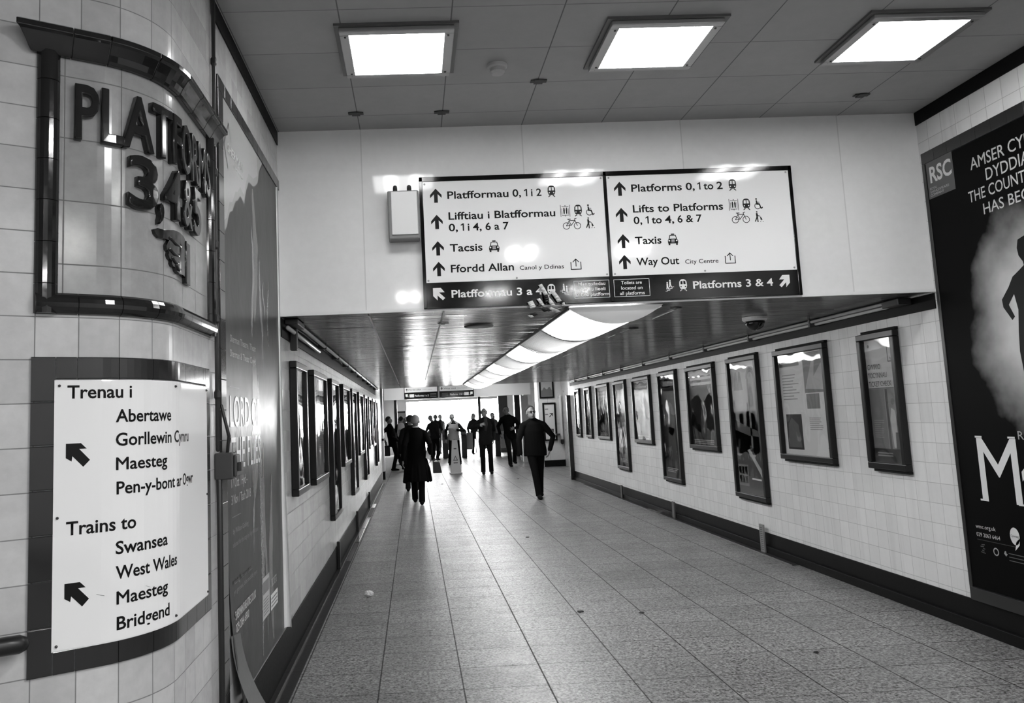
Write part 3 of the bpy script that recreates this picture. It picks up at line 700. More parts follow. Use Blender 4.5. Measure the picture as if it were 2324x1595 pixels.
st('Platfformau', .297, .737, 3.156); st('0,', .766, .827, 3.156); one(.850, 3.156); st('i', .900, .911, 3.156); st('2', .938, .975, 3.156)
st('Lifftiau i Blatfformau', .299, 1.066, 3.003)
st('0,', X1(655), X1(740), 2.919); one(X1(768), 2.919); st('i', X1(833), X1(848), 2.919); st('4,', X1(880), X1(962), 2.919); st('6 a 7', X1(998), X1(1217), 2.919)
st('Tacsis', .299, .531, 2.771); st('Ffordd Allan', .299, .748, 2.621); st('Canol y Ddinas', .789, 1.105, 2.622, .030, bold=.008)
st('Platforms', 1.628, 1.998, 3.163); st('0,', 2.027, 2.092, 3.163); one(2.112, 3.163); st('to', 2.157, 2.229, 3.163); st('2', 2.254, 2.297, 3.163)
st('Lifts to Platforms', 1.629, 2.288, 3.010)
st('0,', X2(345), X2(430), 2.925); one(X2(465), 2.925); st('to', X2(525), X2(627), 2.925); st('4,', X2(660), X2(750), 2.925); st('6 & 7', X2(785), X2(1030), 2.925)
st('Taxis', 1.629, 1.820, 2.777); st('Way Out', 1.628, 1.937, 2.623); st('City Centre', 1.980, 2.221, 2.623, .030, bold=.008)
WL = G(228, 0.2)
st('Platfformau 3 a 4', .296, .941, 2.441, .053, WL); st('Platforms 3 & 4', 2.024, 2.604, 2.441, .053, WL)
for i, b_ in enumerate((('Mae toiledau', 1.200, 1.393), ("wedi'u lleoli", 1.203, 1.393), ('ar bob platfform', 1.176, 1.415))): st(b_[0], b_[1], b_[2], 2.492-i*.038, .024, WL, .012)
for i, b_ in enumerate((('Toilets are', 1.508, 1.656), ('located on', 1.506, 1.659), ('all platforms', 1.494, 1.672))): st(b_[0], b_[1], b_[2], 2.490-i*.038, .024, WL, .012)
Ink(SG).frame(1.168, 1.422, 2.401, 2.527, .003).build('outline_box', 228, t); Ink(SG).frame(1.454, 1.711, 2.401, 2.527, .003).build('outline_box', 228, t)
UP = [(.5, 1), (1, .55), (1, .33), (.66, .60), (.66, 0), (.34, 0), (.34, .60), (0, .33), (0, .55)]
for x, zs_ in ((.173, (3.130, 2.938, 2.746, 2.597)), (1.503, (3.136, 2.943, 2.750, 2.599))):
    for z in zs_: Ink(SG).poly([(x+a*.083, z+b*.104) for a, b in UP])  .build('arrow', 12, t)
NW = [(0, 1), (.66, 1), (.97, .64), (.50, .64), (1.0, .17), (.80, 0), (.36, .40), (.36, 0), (0, .36)]
Ink(SG).poly([(.166+a*.084, 2.425+b*.088) for a, b in NW]).build('arrow', 228, t)
Ink(SG).poly([(2.727-a*.079, 2.427+b*.088) for a, b in NW]).build('arrow', 228, t)
def train(u0, v0, fg, bgc, w_=.056, h=.083):
    i = Ink(SG); X = lambda a, b: (u0+a*w_, v0+b*h)
    i.poly([X(*p) for p in ((.10, .22), (.0, .45), (.04, .80), (.18, .94), (.35, 1), (.65, 1), (.82, .94), (.96, .80), (1, .45), (.90, .22), (.75, .16), (.25, .16))])
    i.line([X(.30, .12), X(.10, .0)], .006).line([X(.70, .12), X(.90, .0)], .006).line([X(.16, .08), X(.34, .08)], .004).line([X(.66, .08), X(.84, .08)], .004)
    i.over().poly([X(*p) for p in ((.16, .56), (.19, .84), (.45, .86), (.45, .56))], bgc).poly([X(*p) for p in ((.55, .56), (.55, .86), (.81, .84), (.84, .56))], bgc).disc(X(.22, .36), .0045, bgc, 12).disc(X(.78, .36), .0045, bgc, 12)
    return i.build('train_pictogram', fg, t)
train(1.020, 3.146, 22, 226); train(1.204, 2.998, 22, 226); train(2.342, 3.149, 22, 226); train(2.432, 3.002, 22, 226)
train(.978, 2.428, 228, 18); train(1.924, 2.428, 228, 18)
def person_ink(i, X, c, wd):
    i.disc(X(c, .80), .0055, None, 12).poly([X(c-wd, .70), X(c+wd, .70), X(c+wd*.8, .38), X(c+wd*.7, .12), X(c-wd*.7, .12), X(c-wd*.8, .38)])
def lift(u0, v0):
    i = Ink(SG); X = lambda a, b: (u0+a*.070, v0+b*.084)
    i.line([X(.03, 0), X(.03, 1)], .0035).line([X(.97, 0), X(.97, 1)], .0035).line([X(.16, .87), X(.84, .87)], .0035).line([X(.16, .12), X(.84, .12)], .0035)
    i.line([X(.16, .70), X(.16, .2)], .003).line([X(.84, .70), X(.84, .2)], .003)
    Y = lambda a, b: X(a, .16+b*.70); person_ink(i, Y, .38, .09); person_ink(i, Y, .64, .09)
    i.poly([X(.5, 1.0), X(.58, .92), X(.42, .92)]).poly([X(.5, 0), X(.42, .08), X(.58, .08)])
    i.build('lift_pictogram', 22, t)
lift(1.104, 2.997); lift(2.332, 3.000)
def wheelchair(u0, v0):
    i = Ink(SG); X = lambda a, b: (u0+a*.058, v0+b*.083)
    i.disc(X(.22, .93), .0065).poly([X(.14, .82), X(.30, .82), X(.36, .56), X(.64, .52), X(.80, .16), (X(.97, .24)), X(.98, .12), X(.72, .02), X(.52, .40), X(.18, .42)])
    i.line([X(.28, .66), X(.58, .64)], .005).ring(X(.34, .30), .021, .005, None, 20, 1.9, 6.1).build('wheelchair_pictogram', 22, t)
wheelchair(1.293, 2.998); wheelchair(2.522, 3.002)
def bike(u0, v0):
    i = Ink(SG); X = lambda a, b: (u0+a*.132, v0+b*.082)
    a, b, c, s, h = X(.20, .30), X(.80, .30), X(.46, .34), X(.36, .76), X(.68, .78)
    i.ring(a, .0235, .0045).ring(b, .0235, .0045).line([a, s, c, a], .0045).line([s, h, c], .0045).line([b, h, X(.66, .92), X(.76, .96)], .0045).line([X(.28, .90), X(.44, .90)], .006).line([s, X(.34, .9)], .004)
    i.build('bicycle_pictogram', 22, t)
bike(1.115, 2.903); bike(2.344, 2.906)
def pram(u0, v0):
    i = Ink(SG); X = lambda a, b: (u0+a*.064, v0+b*.082)
    i.disc(X(.30, .92), .0055).poly([X(.18, .82), X(.36, .82), X(.42, .62), X(.60, .58), X(.60, .52), X(.38, .52), X(.40, .36), X(.42, 0), X(.30, 0), (X(.28, .32)), X(.08, .02), X(0, .08), X(.20, .45)])
    i.poly([X(.66, .20), X(.70, .50), X(.90, .20)]).line([X(.62, .54), X(.72, .14)], .003).disc(X(.66, .05), .003, None, 10).disc(X(.94, .05), .003, None, 10)
    i.build('pushchair_pictogram', 22, t)
pram(1.282, 2.905); pram(2.512, 2.908)
def taxi(u0, v0):
    i = Ink(SG); X = lambda a, b: (u0+a*.075, v0+b*.084)
    i.poly([X(*p) for p in ((.02, .15), (0, .40), (.10, .56), (.20, .88), (.80, .88), (.90, .56), (1, .40), (.98, .15))]).rect(*(X(.34, 0)[0], X(.66, 0)[0]), X(0, .90)[1], X(0, 1)[1])
    i.rect(X(.06, 0)[0], X(.22, 0)[0], X(0, 0)[1], X(0, .16)[1]).rect(X(.78, 0)[0], X(.94, 0)[0], X(0, 0)[1], X(0, .16)[1])
    i.over().poly([X(.18, .56), X(.26, .82), X(.74, .82), X(.82, .56)], 226).disc(X(.14, .40), .006, 226, 12).disc(X(.86, .40), .006, 226, 12)
    for k in range(3): i.rect(X(.34, 0)[0], X(.66, 0)[0], X(0, .26+k*.09)[1], X(0, .30+k*.09)[1], 226)
    i.build('taxi_pictogram', 22, t)
taxi(.577, 2.757); taxi(1.866, 2.761)
def way_out(u0, v0):
    i = Ink(SG); X = lambda a, b: (u0+a*.079, v0+b*.082)
    i.line([X(.30, .66), X(.04, .66), X(.04, .04), X(.96, .04), X(.96, .66), X(.70, .66)], .0055) if False else i.line([X(.05, .68), X(.05, .05), X(.95, .05), X(.95, .68)], .006)
    i.line([X(.5, .32), X(.5, .94)], .006).line([X(.24, .70), X(.5, .96), X(.76, .70)], .006).build('way_out_pictogram', 22, t)
way_out(1.153, 2.607); way_out(2.269, 2.611)
def stairs(u0, v0, sx=1):
    i = Ink(SG); X = lambda a, b: (u0+(a if sx > 0 else 1-a)*.060, v0+b*.083)
    i.line([X(.0, .36), X(.22, .36), X(.22, .22), X(.5, .22), X(.5, .08), X(.80, .08), X(.80, 0), X(1, 0)], .004)
    for c, z in ((.42, .34), (.76, .16)):
        i.disc(X(c, z+.58), .0052, None, 12).poly([X(c-.09, z+.50), X(c+.09, z+.50), X(c+.10, z+.24), X(c+.14, z), X(c+.02, z), X(c, z+.18), X(c-.10, z-.02), X(c-.18, z+.04), X(c-.08, z+.26)])
    i.build('stairs_pictogram', 228, t)
stairs(1.070, 2.429); stairs(1.824, 2.429, -1)

# torn striped tape caught on the sign's lower edge
t = thing('hazard_tape', 'torn black and white striped tape hanging off the lower edge of the direction sign', 'tape', (0.98, 5.66, 2.30))
rnd = random.Random(5)
def strip(name, pts, wd, tone, sag=0.01):
    mb = MB(); n = len(pts)
    for (a, b) in zip(pts[:-1], pts[1:]):
        k = 4
        for i in range(k):
            p = [a[j]+(b[j]-a[j])*i/k for j in range(3)]; q = [a[j]+(b[j]-a[j])*(i+1)/k for j in range(3)]
            b0, b1 = sag*math.sin(PI*i/k), sag*math.sin(PI*(i+1)/k)
            mb.quad((p[0]-wd/2, p[1]-b0, p[2]), (q[0]-wd/2, q[1]-b1, q[2]), (q[0]+wd/2, q[1]-b1-.006, q[2]+wd*.3), (p[0]+wd/2, p[1]-b0-.006, p[2]+wd*.3))
    o = mb.build(name, G(tone, 0.3), t, smooth=True, recalc=False)
    md = o.modifiers.new('solid', 'SOLIDIFY'); md.thickness = 0.0008
strip('tape_strip', [(.925, 5.676, 2.505), (.975, 5.668, 2.40), (1.01, 5.66, 2.345)], .026, 205)
strip('tape_strip', [(.955, 5.672, 2.44), (.965, 5.664, 2.37)], .030, 16)
strip('tape_strip', [(1.005, 5.672, 2.455), (1.055, 5.664, 2.375)], .028, 208)
strip('tape_strip', [(1.03, 5.676, 2.41), (1.085, 5.668, 2.36)], .03, 16)
strip('tape_strip', [(.905, 5.672, 2.405), (.935, 5.664, 2.35)], .022, 214)
strip('tape_strip', [(.845, 5.668, 2.385), (.865, 5.66, 2.335)], .036, 210)
strip('tape_strip', [(.875, 5.664, 2.345), (.99, 5.68, 2.315), (1.06, 5.70, 2.33)], .034, 60, .02)
strip('tape_strip', [(.855, 5.668, 2.30), (.875, 5.664, 2.28)], .040, 20)
strip('tape_strip', [(.835, 5.67, 2.29), (.855, 5.666, 2.272)], .022, 215)
strip('tape_strip', [(.98, 5.666, 2.335), (1.045, 5.676, 2.30)], .03, 190)
strip('tape_strip', [(.90, 5.664, 2.36), (.955, 5.67, 2.31)], .028, 24)
strip('tape_strip', [(1.075, 5.674, 2.38), (1.085, 5.668, 2.345)], .018, 200)

# ------------------------------------------------------------------ small things on ceilings and bulkhead
lab = ('square ceiling light nearest the tall grey theatre poster', 'middle one of the three square ceiling lights before the bulkhead', 'square ceiling light nearest the huge black theatre poster')
M_diff = emit_mat('lit_diffuser', PANEL, 0.11)
def ceiling_light(x, y, label):
    t = thing('ceiling_light', label, 'light', (x, y, ZC), 'square ceiling lights before the bulkhead')
    mb = MB()
    for a in ((-.31, .31, -.30, -.255), (-.31, .31, .255, .30), (-.31, -.258, -.255, .255), (.258, .31, -.255, .255)): mb.box(x+a[0], x+a[1], y+a[2], y+a[3], ZC-.040, ZC-.014)
    mb.build('frame', G(165, 0.3, 0.6), t, bevel=.004)
    MB().box(x-.335, x+.335, y-.32, y+.32, ZC-.014, ZC-.0005).build('backplate', G(95, 0.4, 0.3), t)
    d = MB().box(-.258, .258, -.255, .255, -.008, .012).build('diffuser', M_diff); d.parent = t; d.location = (0, 0, -.030)
    mb = MB()
    for a in (-.278, .278):
        for b in (-.235, .235): MB().lathe((x+a, y+b, ZC-.040), [(.008, 0), (.006, -.004)], 10).build('screw', M_black, t)
for i, x in enumerate(CEIL_X): ceiling_light(x, 4.44, lab[i])
t = thing('smoke_detector', 'round white smoke detector on the ceiling between two lights', 'smoke detector', (0.58, 4.69, ZC))
MB().lathe((.58, 4.69, ZC-.001), [(.060, 0), (.060, -.016), (.052, -.024)], 28).build('base', G(185, .4), t, smooth=False)
MB().lathe((.58, 4.69, ZC-.024), [(.045, 0), (.045, -.022), (.034, -.034), (.010, -.036)], 28).build('sensor_head', G(175, .4), t)
for x, y, l in ((-.32, 5.40, 'nearest the grey theatre poster'), (.27, 5.42, 'second from the grey theatre poster'), (.87, 4.94, 'nearest the smoke detector'), (3.18, 5.33, 'alone near the huge black poster')):
    t = thing('ceiling_clip', 'dark metal clip plate on the ceiling joint, '+l, 'clip', (x, y, ZC), 'dark clips on the entrance ceiling')
    mb = MB(); mb.box(x-.052, x+.052, y-.020, y+.020, ZC-.006, ZC-.0005); mb.box(x-.028, x+.028, y-.033, y+.033, ZC-.010, ZC-.006)
    mb.build('plate', G(40, .5), t)
t = thing('junction_box', 'grey junction box with two cable glands beside the direction sign', 'box', (-.02, 5.72, 2.85))
MB().box(-.130, .090, 5.60, 5.718, 2.855, 3.205).build('body', G(120, .45), t, bevel=.010)
MB().box(-.106, .078, 5.590, 5.600, 2.885, 3.195).build('cover', G(215, .4), t, bevel=.004)
for x in (-.075, .025): MB().tube([(x, 5.66, 3.205), (x, 5.66, 3.232), (x, 5.68, 3.25)], .016, 12).build('cable_gland', M_black, t)
t = thing('security_camera', 'dark dome security camera hanging from the passage ceiling', 'camera', (3.0, 6.97, ZT))
MB().lathe((3.0, 6.97, ZT-.002), [(.105, 0), (.105, -.022), (.095, -.034), (.085, -.036)], 28).build('mount_ring', G(195, .35), t)
MB().lathe((3.0, 6.97, ZT-.036), [(.082, 0), (.078, -.030), (.062, -.058), (.036, -.076), (.008, -.082)], 28).build('dome', G(14, .05), t, smooth=True)
t = thing('ceiling_speaker', 'flat round dark speaker grille in the passage ceiling', 'speaker', (.57, 6.79, ZT))
MB().lathe((.57, 6.79, ZT-.003), [(.125, 0), (.122, -.010), (.10, -.014)], 30).build('grille', G(72, .5), t)
for x, y, l in ((.26, 6.50, 'beside the round speaker'), (2.08, 7.52, 'beside the barrel light, farther from the sign'), (2.02, 6.10, 'beside the barrel light, just behind the sign')):
    t = thing('ceiling_clip', 'small dark clip on the passage ceiling '+l, 'clip', (x, y, ZT), 'dark clips on the passage ceiling')
    mb = MB(); mb.box(x-.045, x+.045, y-.014, y+.014, ZT-.007, ZT-.002); mb.box(x-.016, x+.016, y-.05, y+.05, ZT-.011, ZT-.007); mb.build('plate', G(30, .5), t)
struct(bx('trim_10', G(205, .3), -.305, -.294, 5.90, 17.4, ZT-.004, ZT-.002)); struct(bx('trim_11', G(50, .4), .236, .246, 5.80, 16.0, ZT-.004, ZT-.002))
mb = MB()
for a, b in ((6.1, 6.8), (8.1, 8.4), (7.55, 7.9), (10.4, 11.0), (13.0, 13.9)): mb.box(2.045, 2.055, a, b, ZT-.004, ZT-.002)
struct(mb.build('trim_12', G(205, .3)))

# barrel light down the middle of the passage
t = thing('barrel_light', 'long glowing barrel-shaped ceiling light running down the passage', 'light', (1.4925, 12.2, ZT))
M_tr = trough_mat(); NB = 9; y0, L = 5.83, 1.435
for k in range(NB):
    mb = MB(); n = 18; a0, a1 = y0+k*L, y0+(k+1)*L-.028
    def P(i): q = -1+2*i/n; return (1.4925+.343*q, ZT-.004-.118*(1-q*q))
    for i in range(n):
        (xa, za), (xb, zb) = P(i), P(i+1); ua, ub = -1+2*i/n, -1+2*(i+1)/n
        mb.quad((xa, a0, za), (xb, a0, zb), (xb, a1, zb), (xa, a1, za), uv=[(ua, k+.02), (ub, k+.02), (ub, k+.98), (ua, k+.98)])
    mb.build('diffuser_panel', M_tr, t, smooth=True, recalc=False)
n = 18
def P2(i, g=0.0): q = -1+2*i/n; return (1.4925+(.345+g)*q, ZT-.003-(.126+g)*(1-q*q))
for k in range(1, NB):
    yy = y0+k*L-.014; mb = MB()
    for i in range(n):
        (xa, za), (xb, zb) = P2(i), P2(i+1)
        mb.quad((xa, yy-.03, za), (xb, yy-.03, zb), (xb, yy+.03, zb), (xa, yy+.03, za))
    mb.build('joint_band', G(90, .4), t, recalc=False)
for yy, tn in ((y0-.004, 225), (y0+NB*L-.024, 150)):
    MB().prism([P2(i, .006) for i in range(n+1)], lambda u, v, d: (u, yy+d, v), 0, .008).build('end_cap', G(tn, .4), t)
for x in (1.140, 1.832): MB().box(x, x+.013, y0, y0+NB*L, ZT-.022, ZT-.001).build('side_rail', G(60, .4), t)

# trunking along both sides of the passage
t = thing('cable_trunking', 'pair of pale pipes running above the ticket check frame and its row', 'pipe', (3.76, 12, 2.33))
MB().tube([(3.755, 6.02, 2.318), (3.755, 19.4, 2.318)], .015, 10, side=(0, 0, 1)).build('lower_pipe', G(200, .3), t, smooth=True)
MB().tube([(3.715, 6.25, 2.340), (3.715, 19.4, 2.340)], .014, 10, side=(0, 0, 1)).build('upper_pipe', G(175, .3), t, smooth=True)
MB().box(3.68, 3.785, 5.98, 6.20, 2.300, 2.352).build('end_box', G(45, .4), t, bevel=.006)
for i in range(9): MB().box(3.695, 3.795, 7.4+i*1.4, 7.43+i*1.4, 2.297, 2.357).build('saddle', G(70, .4), t)
t = thing('cable_trunking', 'pale pipe with a dark bracket above the frames beyond the grey poster', 'pipe', (-.86, 12, 2.30))
MB().tube([(-.842, 6.2, 2.336), (-.842, 19.4, 2.336)], .016, 10, side=(0, 0, 1)).build('upper_pipe', G(185, .3), t, smooth=True)
MB().tube([(-.875, 5.80, 2.285), (-.872, 7.7, 2.270)], .016, 10, side=(0, 0, 1)).build('lower_pipe', G(190, .3), t, smooth=True)
MB().box(-.905, -.81, 5.85, 6.22, 2.315, 2.354).build('end_box', G(40, .4), t, bevel=.006)
MB().box(-.905, -.855, 6.10, 6.16, 2.15, 2.315).build('bracket', G(35, .4), t, bevel=.004)
for i in range(9): MB().box(-.905, -.825, 7.9+i*1.35, 7.93+i*1.35, 2.312, 2.357).build('saddle', G(60, .4), t)

# ------------------------------------------------------------------ floor channels and wall-foot brackets
t = thing('floor_channel', 'dark drainage channel with a pale metal edge and bright cover plates', 'drain', (-.85, 12, 0))
MB().box(XL+.011, -.792, 3.9, 21.2, .0005, .007).build('channel_bed', G(20, .5), t)
MB().box(-.868, -.858, 3.9, 21.2, .007, .014).build('metal_edge', G(150, .25, .8), t)
mb = MB()
for i in range(40): mb.box(-.85, -.800, 9.7+i*.035, 9.718+i*.035, .007, .010)
mb.build('grating', G(130, .3, .8), t)
for a, b in ((11.15, 12.5), (12.55, 13.9), (15.4, 16.1)): MB().box(-.856, -.796, a, b, .007, .012).build('cover_plate', G(210, .18, .9), t, bevel=.002)
mb = MB()
for i in range(8): mb.box(-.90, -.80, 4.3+i*.62, 4.304+i*.62, .0065, .0078)
mb.build('joints', G(20, .5), t)
for i, y in enumerate((9.2, 12.2, 15.4)):
    o = tag(bx('skirting_bracket', M_black, XL+.011, XL+.045, y, y+.05, .008, .30, bevel=.004), ('nearest black bracket standing beside the dark drainage channel', 'middle black bracket at the foot of the left passage wall', 'farthest black bracket at the foot of the left passage wall')[i], 'bracket', 'brackets at the left wall foot')
for i, y in enumerate((9.0, 12.08, 15.1)):
    t = thing('cable_riser', ('pale perforated riser cover on the skirting, nearest of the three', 'dull grey riser cover on the skirting, middle of the three', 'dark riser cover on the skirting, farthest of the three')[i], 'cable cover', (XR, y, 0), 'riser covers on the right wall')
    MB().box(XR-.062, XR-.041, y-.05, y+.05, .002, .30 if i == 0 else .24).build('cover', G((140, 90, 50)[i], .4, .3), t, bevel=.003)
    mb = MB()
    for k in range(12): mb.box(XR-.0625, XR-.0615, y-.035, y+.035, .03+k*.021, .036+k*.021)
    if i == 0: mb.build('slots', G(60, .5), t)
t = thing('floor_channel', 'worn thin metal drainage strip in front of the riser covers', 'drain', (3.72, 13, 0))
MB().box(3.69, 3.755, 8.2, 18.3, .0005, .005).build('channel_bed', G(30, .4), t)
MB().box(3.684, 3.690, 8.2, 18.3, .0005, .009).build('metal_edge', G(150, .25, .8), t)
MB().box(3.70, 3.75, 12.7, 13.3, .005, .009).build('cover_plate', G(190, .2, .9), t)

# ------------------------------------------------------------------ poster frames down both walls
def hill(ink, u0, u1, z, amp, zb, tone, seed):
    r = random.Random(seed); n = 12
    ink.poly([(u0+(u1-u0)*i/n, z+amp*math.sin(i*1.1+seed)+r.uniform(-.02, .02)) for i in range(n+1)]+[(u1, zb), (u0, zb)], tone)
def words(ink, u0, u1, z, n, step, tone, seed, h=.010):
    r = random.Random(seed)
    for i in range(n): ink.rect(u0, u0+(u1-u0)*r.uniform(.6, 1.0), z-i*step, z-i*step+h, tone)
def frame_poster(side, ya, yb, z0, z1, label, design, seed, group):
    W = yb-ya
    if side == 'R':
        base = (XR, (ya+yb)/2, z0); FN = on_right(yb)
    else:
        base = (XL, (ya+yb)/2, z0); FN = on_left(ya)
    t = thing('poster_frame', label, 'poster', base, group)
    fw, dp = .052, .056
    mb = MB()
    for u0, u1, v0, v1 in ((0, W, z0, z0+fw), (0, W, z1-fw, z1), (0, fw, z0+fw, z1-fw), (W-fw, W, z0+fw, z1-fw)):
        mb.prism([(u0, v0), (u1, v0), (u1, v1), (u0, v1)], FN, .002, dp)
    mb.build('frame', G(16, .3, 0.0, .35), t, bevel=.006)
    if side == 'R':                        # hinge strips above and below, seen edge-on
        for a, b in ((z0-.022, z0), (z1, z1+.022)): MB().prism([(.05, a), (W, a), (W, b), (.05, b)], FN, .002, .034).build('hinge_strip', G(16, .7, 0.0, .2), t)
    i = Ink(FN, .012); a, b, c, d = fw*.8, W-fw*.8, z0+fw*.8, z1-fw*.8
    i.rect(a, b, c, d, 150)
    i.over(); design(i, a, b, c, d, seed)
    i.build('poster_sheet', 150, t, rough=.35)
    mb = MB(); mb.prism([(a, c), (b, c), (b, d), (a, d)], FN, .034, .036); mb.build('glazing', M_glass, t, recalc=True)
    return t, FN, (a, b, c, d)
def d_text(i, a, b, c, d, s):               # notice: two columns of text and photographs
    w_ = b-a; h = d-c
    i.rect(a, b, c, d, 214).over().rect(a+.02, a+.46*w_, d-.13*h, d-.01, 70); words(i, a+.06*w_, a+.44*w_, d-.22*h, 9, .030, 130, s)
    i.rect(a+.08*w_, a+.42*w_, c+.06*h, c+.40*h, 40).rect(a+.54*w_, b-.02, d-.40*h, d-.02, 90).rect(a+.56*w_, a+.82*w_, d-.55*h, d-.41*h, 110).over()
    i.poly([(a+.10*w_, c+.08*h), (a+.38*w_, c+.08*h), (a+.34*w_, c+.30*h), (a+.20*w_, c+.37*h), (a+.12*w_, c+.30*h)], 90)
    i.poly([(a+.56*w_, d-.36*h), (a+.72*w_, d-.10*h), (a+.78*w_, d-.08*h), (a+.74*w_, d-.25*h), (a+.92*w_, d-.12*h), (b-.03, d-.38*h)], 170)
    words(i, a+.58*w_, a+.86*w_, c+.36*h, 7, .018, 140, s+1, .006); words(i, a+.05*w_, a+.30*w_, d-.07*h, 2, .03, 160, s)
    i.poly([(b-.10, c+.09), (b-.05, c+.12), (b-.07, c+.08)], 70)
def d_ticket(i, a, b, c, d, s):
    w_ = b-a; h = d-c
    i.rect(a, b, d-.40*h, d, 190).rect(a, b, c+.12*h, d-.40*h, 120).rect(a, b, c, c+.12*h, 40).over()
    i.rect(a, a+.50*w_, c+.12*h, d-.41*h, 100).rect(a+.53*w_, a+.60*w_, c+.12*h, d-.41*h, 60).rect(a, b, d-.405*h, d-.398*h, 90)
    i.poly([(a+.66*w_, c+.13*h), (a+.62*w_, c+.35*h), (a+.68*w_, c+.44*h), (a+.78*w_, c+.42*h), (a+.84*w_, c+.25*h), (a+.82*w_, c+.13*h)], 175)
    i.poly([(a+.80*w_, c+.13*h), (a+.80*w_, c+.36*h), (a+.86*w_, c+.46*h), (b-.02, c+.44*h), (b-.01, c+.13*h)], 45)
    i.disc((a+.74*w_, c+.49*h), .026, 100).disc((a+.90*w_, c+.51*h), .028, 60).over().poly([(a+.72*w_, c+.12*h), (b-.06, c+.12*h), (b-.08, c+.25*h), (a+.74*w_, c+.25*h)], 80)
    words(i, a+.10*w_, a+.42*w_, c+.34*h, 9, .017, 130, s, .006); words(i, a+.12*w_, a+.6*w_, c+.08*h, 2, .02, 120, s)
    i.frame(a+.72*w_, a+.86*w_, d-.20*h, d-.05*h, .008, 50).line([(a+.80*w_, d-.17*h), (a+.86*w_, d-.20*h), (a+.96*w_, d-.13*h)], .014, 110).disc((a+.14*w_, d-.06*h), .014, 90)
def d_scene(i, a, b, c, d, s):              # dark photograph with pale sky
    r = random.Random(s); h = d-c; sk = r.choice((120, 150, 95, 170))
    i.rect(a, b, c, d, sk); hill(i, a, b, c+h*r.uniform(.45, .65), .05, c, r.choice((70, 85, 60)), s); i.over(); hill(i, a, b, c+h*r.uniform(.22, .4), .04, c, r.choice((38, 46, 30)), s+3); i.over()
    w_ = b-a; x = a+w_*r.uniform(.3, .6)
    i.poly([(x, c+.08*h), (x-.04, c+.34*h), (x+.02, c+.48*h), (x+.10, c+.46*h), (x+.16, c+.30*h), (x+.13, c+.08*h)], 24).disc((x+.06, c+.54*h), .05, 60)
    words(i, a+.06, b-.1, d-.14*h, 2, .07, 205, s, .035); words(i, a+.06, b-.15, c+.07*h, 3, .022, 170, s)
def d_dark(i, a, b, c, d, s):
    r = random.Random(s); h = d-c; w_ = b-a
    i.rect(a, b, c, d, 34).rect(a, b, d-.16*h, d, r.choice((150, 110, 30))).over(); i.disc((a+w_*.5, c+h*r.uniform(.45, .6)), w_*.26, r.choice((110, 140, 80)), 26, h*.16).poly([(a+.2*w_, c+.12*h), (a+.32*w_, c+.5*h), (a+.68*w_, c+.48*h), (a+.8*w_, c+.1*h)], r.choice((60, 90, 75)))
    i.over(); words(i, a+.1*w_, b-.1*w_, c+.09*h, 3, .024, 190, s); i.rect(a+.1*w_, b-.2*w_, d-.11*h, d-.06*h, 60)
def d_tall(i, a, b, c, d, s):               # big letters over a curved figure, fields below
    h = d-c; w_ = b-a
    i.rect(a, b, c, d, 150).rect(a, b, c+.30*h, c+.62*h, 132).over(); i.ring((a+.72*w_, d-.14*h), .10, .05, 105, 20, 0, PI)
    i.rect(a+.58*w_, a+.64*w_, c+.35*h, d-.14*h, 110).rect(a+.82*w_, a+.90*w_, c+.55*h, d-.14*h, 110)
    i.poly([(a+.08*w_, d-.22*h), (a+.16*w_, d-.08*h), (a+.22*w_, d-.08*h), (a+.26*w_, d-.18*h), (a+.30*w_, d-.08*h), (a+.36*w_, d-.08*h), (a+.42*w_, d-.22*h)], 75)
    i.poly([(a, c+.56*h), (a+.35*w_, c+.52*h), (b, c+.46*h), (b, c+.43*h), (a+.5*w_, c+.44*h), (a, c+.48*h)], 60).over()
    hill(i, a, b, c+.30*h, .03, c, 66, s); i.over().poly([(a+.42*w_, c+.33*h), (a+.5*w_, c+.34*h), (b, c+.14*h), (b, c+.08*h)], 170).rect(a, a+.38*w_, c+.06*h, c+.22*h, 120)
    for k in range(3):
        for j in range(2): i.rect(a+.04*w_+k*.11*w_, a+.13*w_+k*.11*w_, c+.08*h+j*.07*h, c+.135*h+j*.07*h, 165)
    words(i, a+.5*w_, b-.06*w_, c+.115*h, 1, .02, 215, s, .018)
GR = 'black framed posters along the right passage wall'; GL = 'black framed posters along the left passage wall'
R_ = [(6.21, 6.74, 1.04, 2.14, d_ticket, 'narrow black frame with a ticket check notice, next to the huge black poster'), (7.31, 8.37, 1.04, 2.14, d_text, 'black frame with white text and photo notice, next to the ticket check frame'),
      (8.81, 9.66, .545, 2.15, d_tall, 'tall black frame with big curved letters over fields, third from the huge poster'), (10.12, 11.16, 1.05, 2.14, d_scene, 'short black frame, fourth counting from the huge black poster'),
      (11.61, 12.46, .535, 2.14, d_dark, 'tall black frame with dark print, fifth counting from the huge black poster'), (12.93, 13.97, 1.05, 2.13, d_scene, 'short black frame, sixth counting from the huge black poster'),
      (14.45, 15.28, .54, 2.13, d_dark, 'tall black frame, seventh counting from the huge black poster'), (15.73, 16.78, 1.05, 2.13, d_scene, 'short black frame, eighth counting from the huge black poster'),
      (17.36, 17.92, 1.05, 2.12, d_dark, 'small black frame, ninth counting from the huge black poster'), (18.50, 19.02, 1.05, 2.12, d_dark, 'small black frame beside the black post, tenth from the huge black poster')]
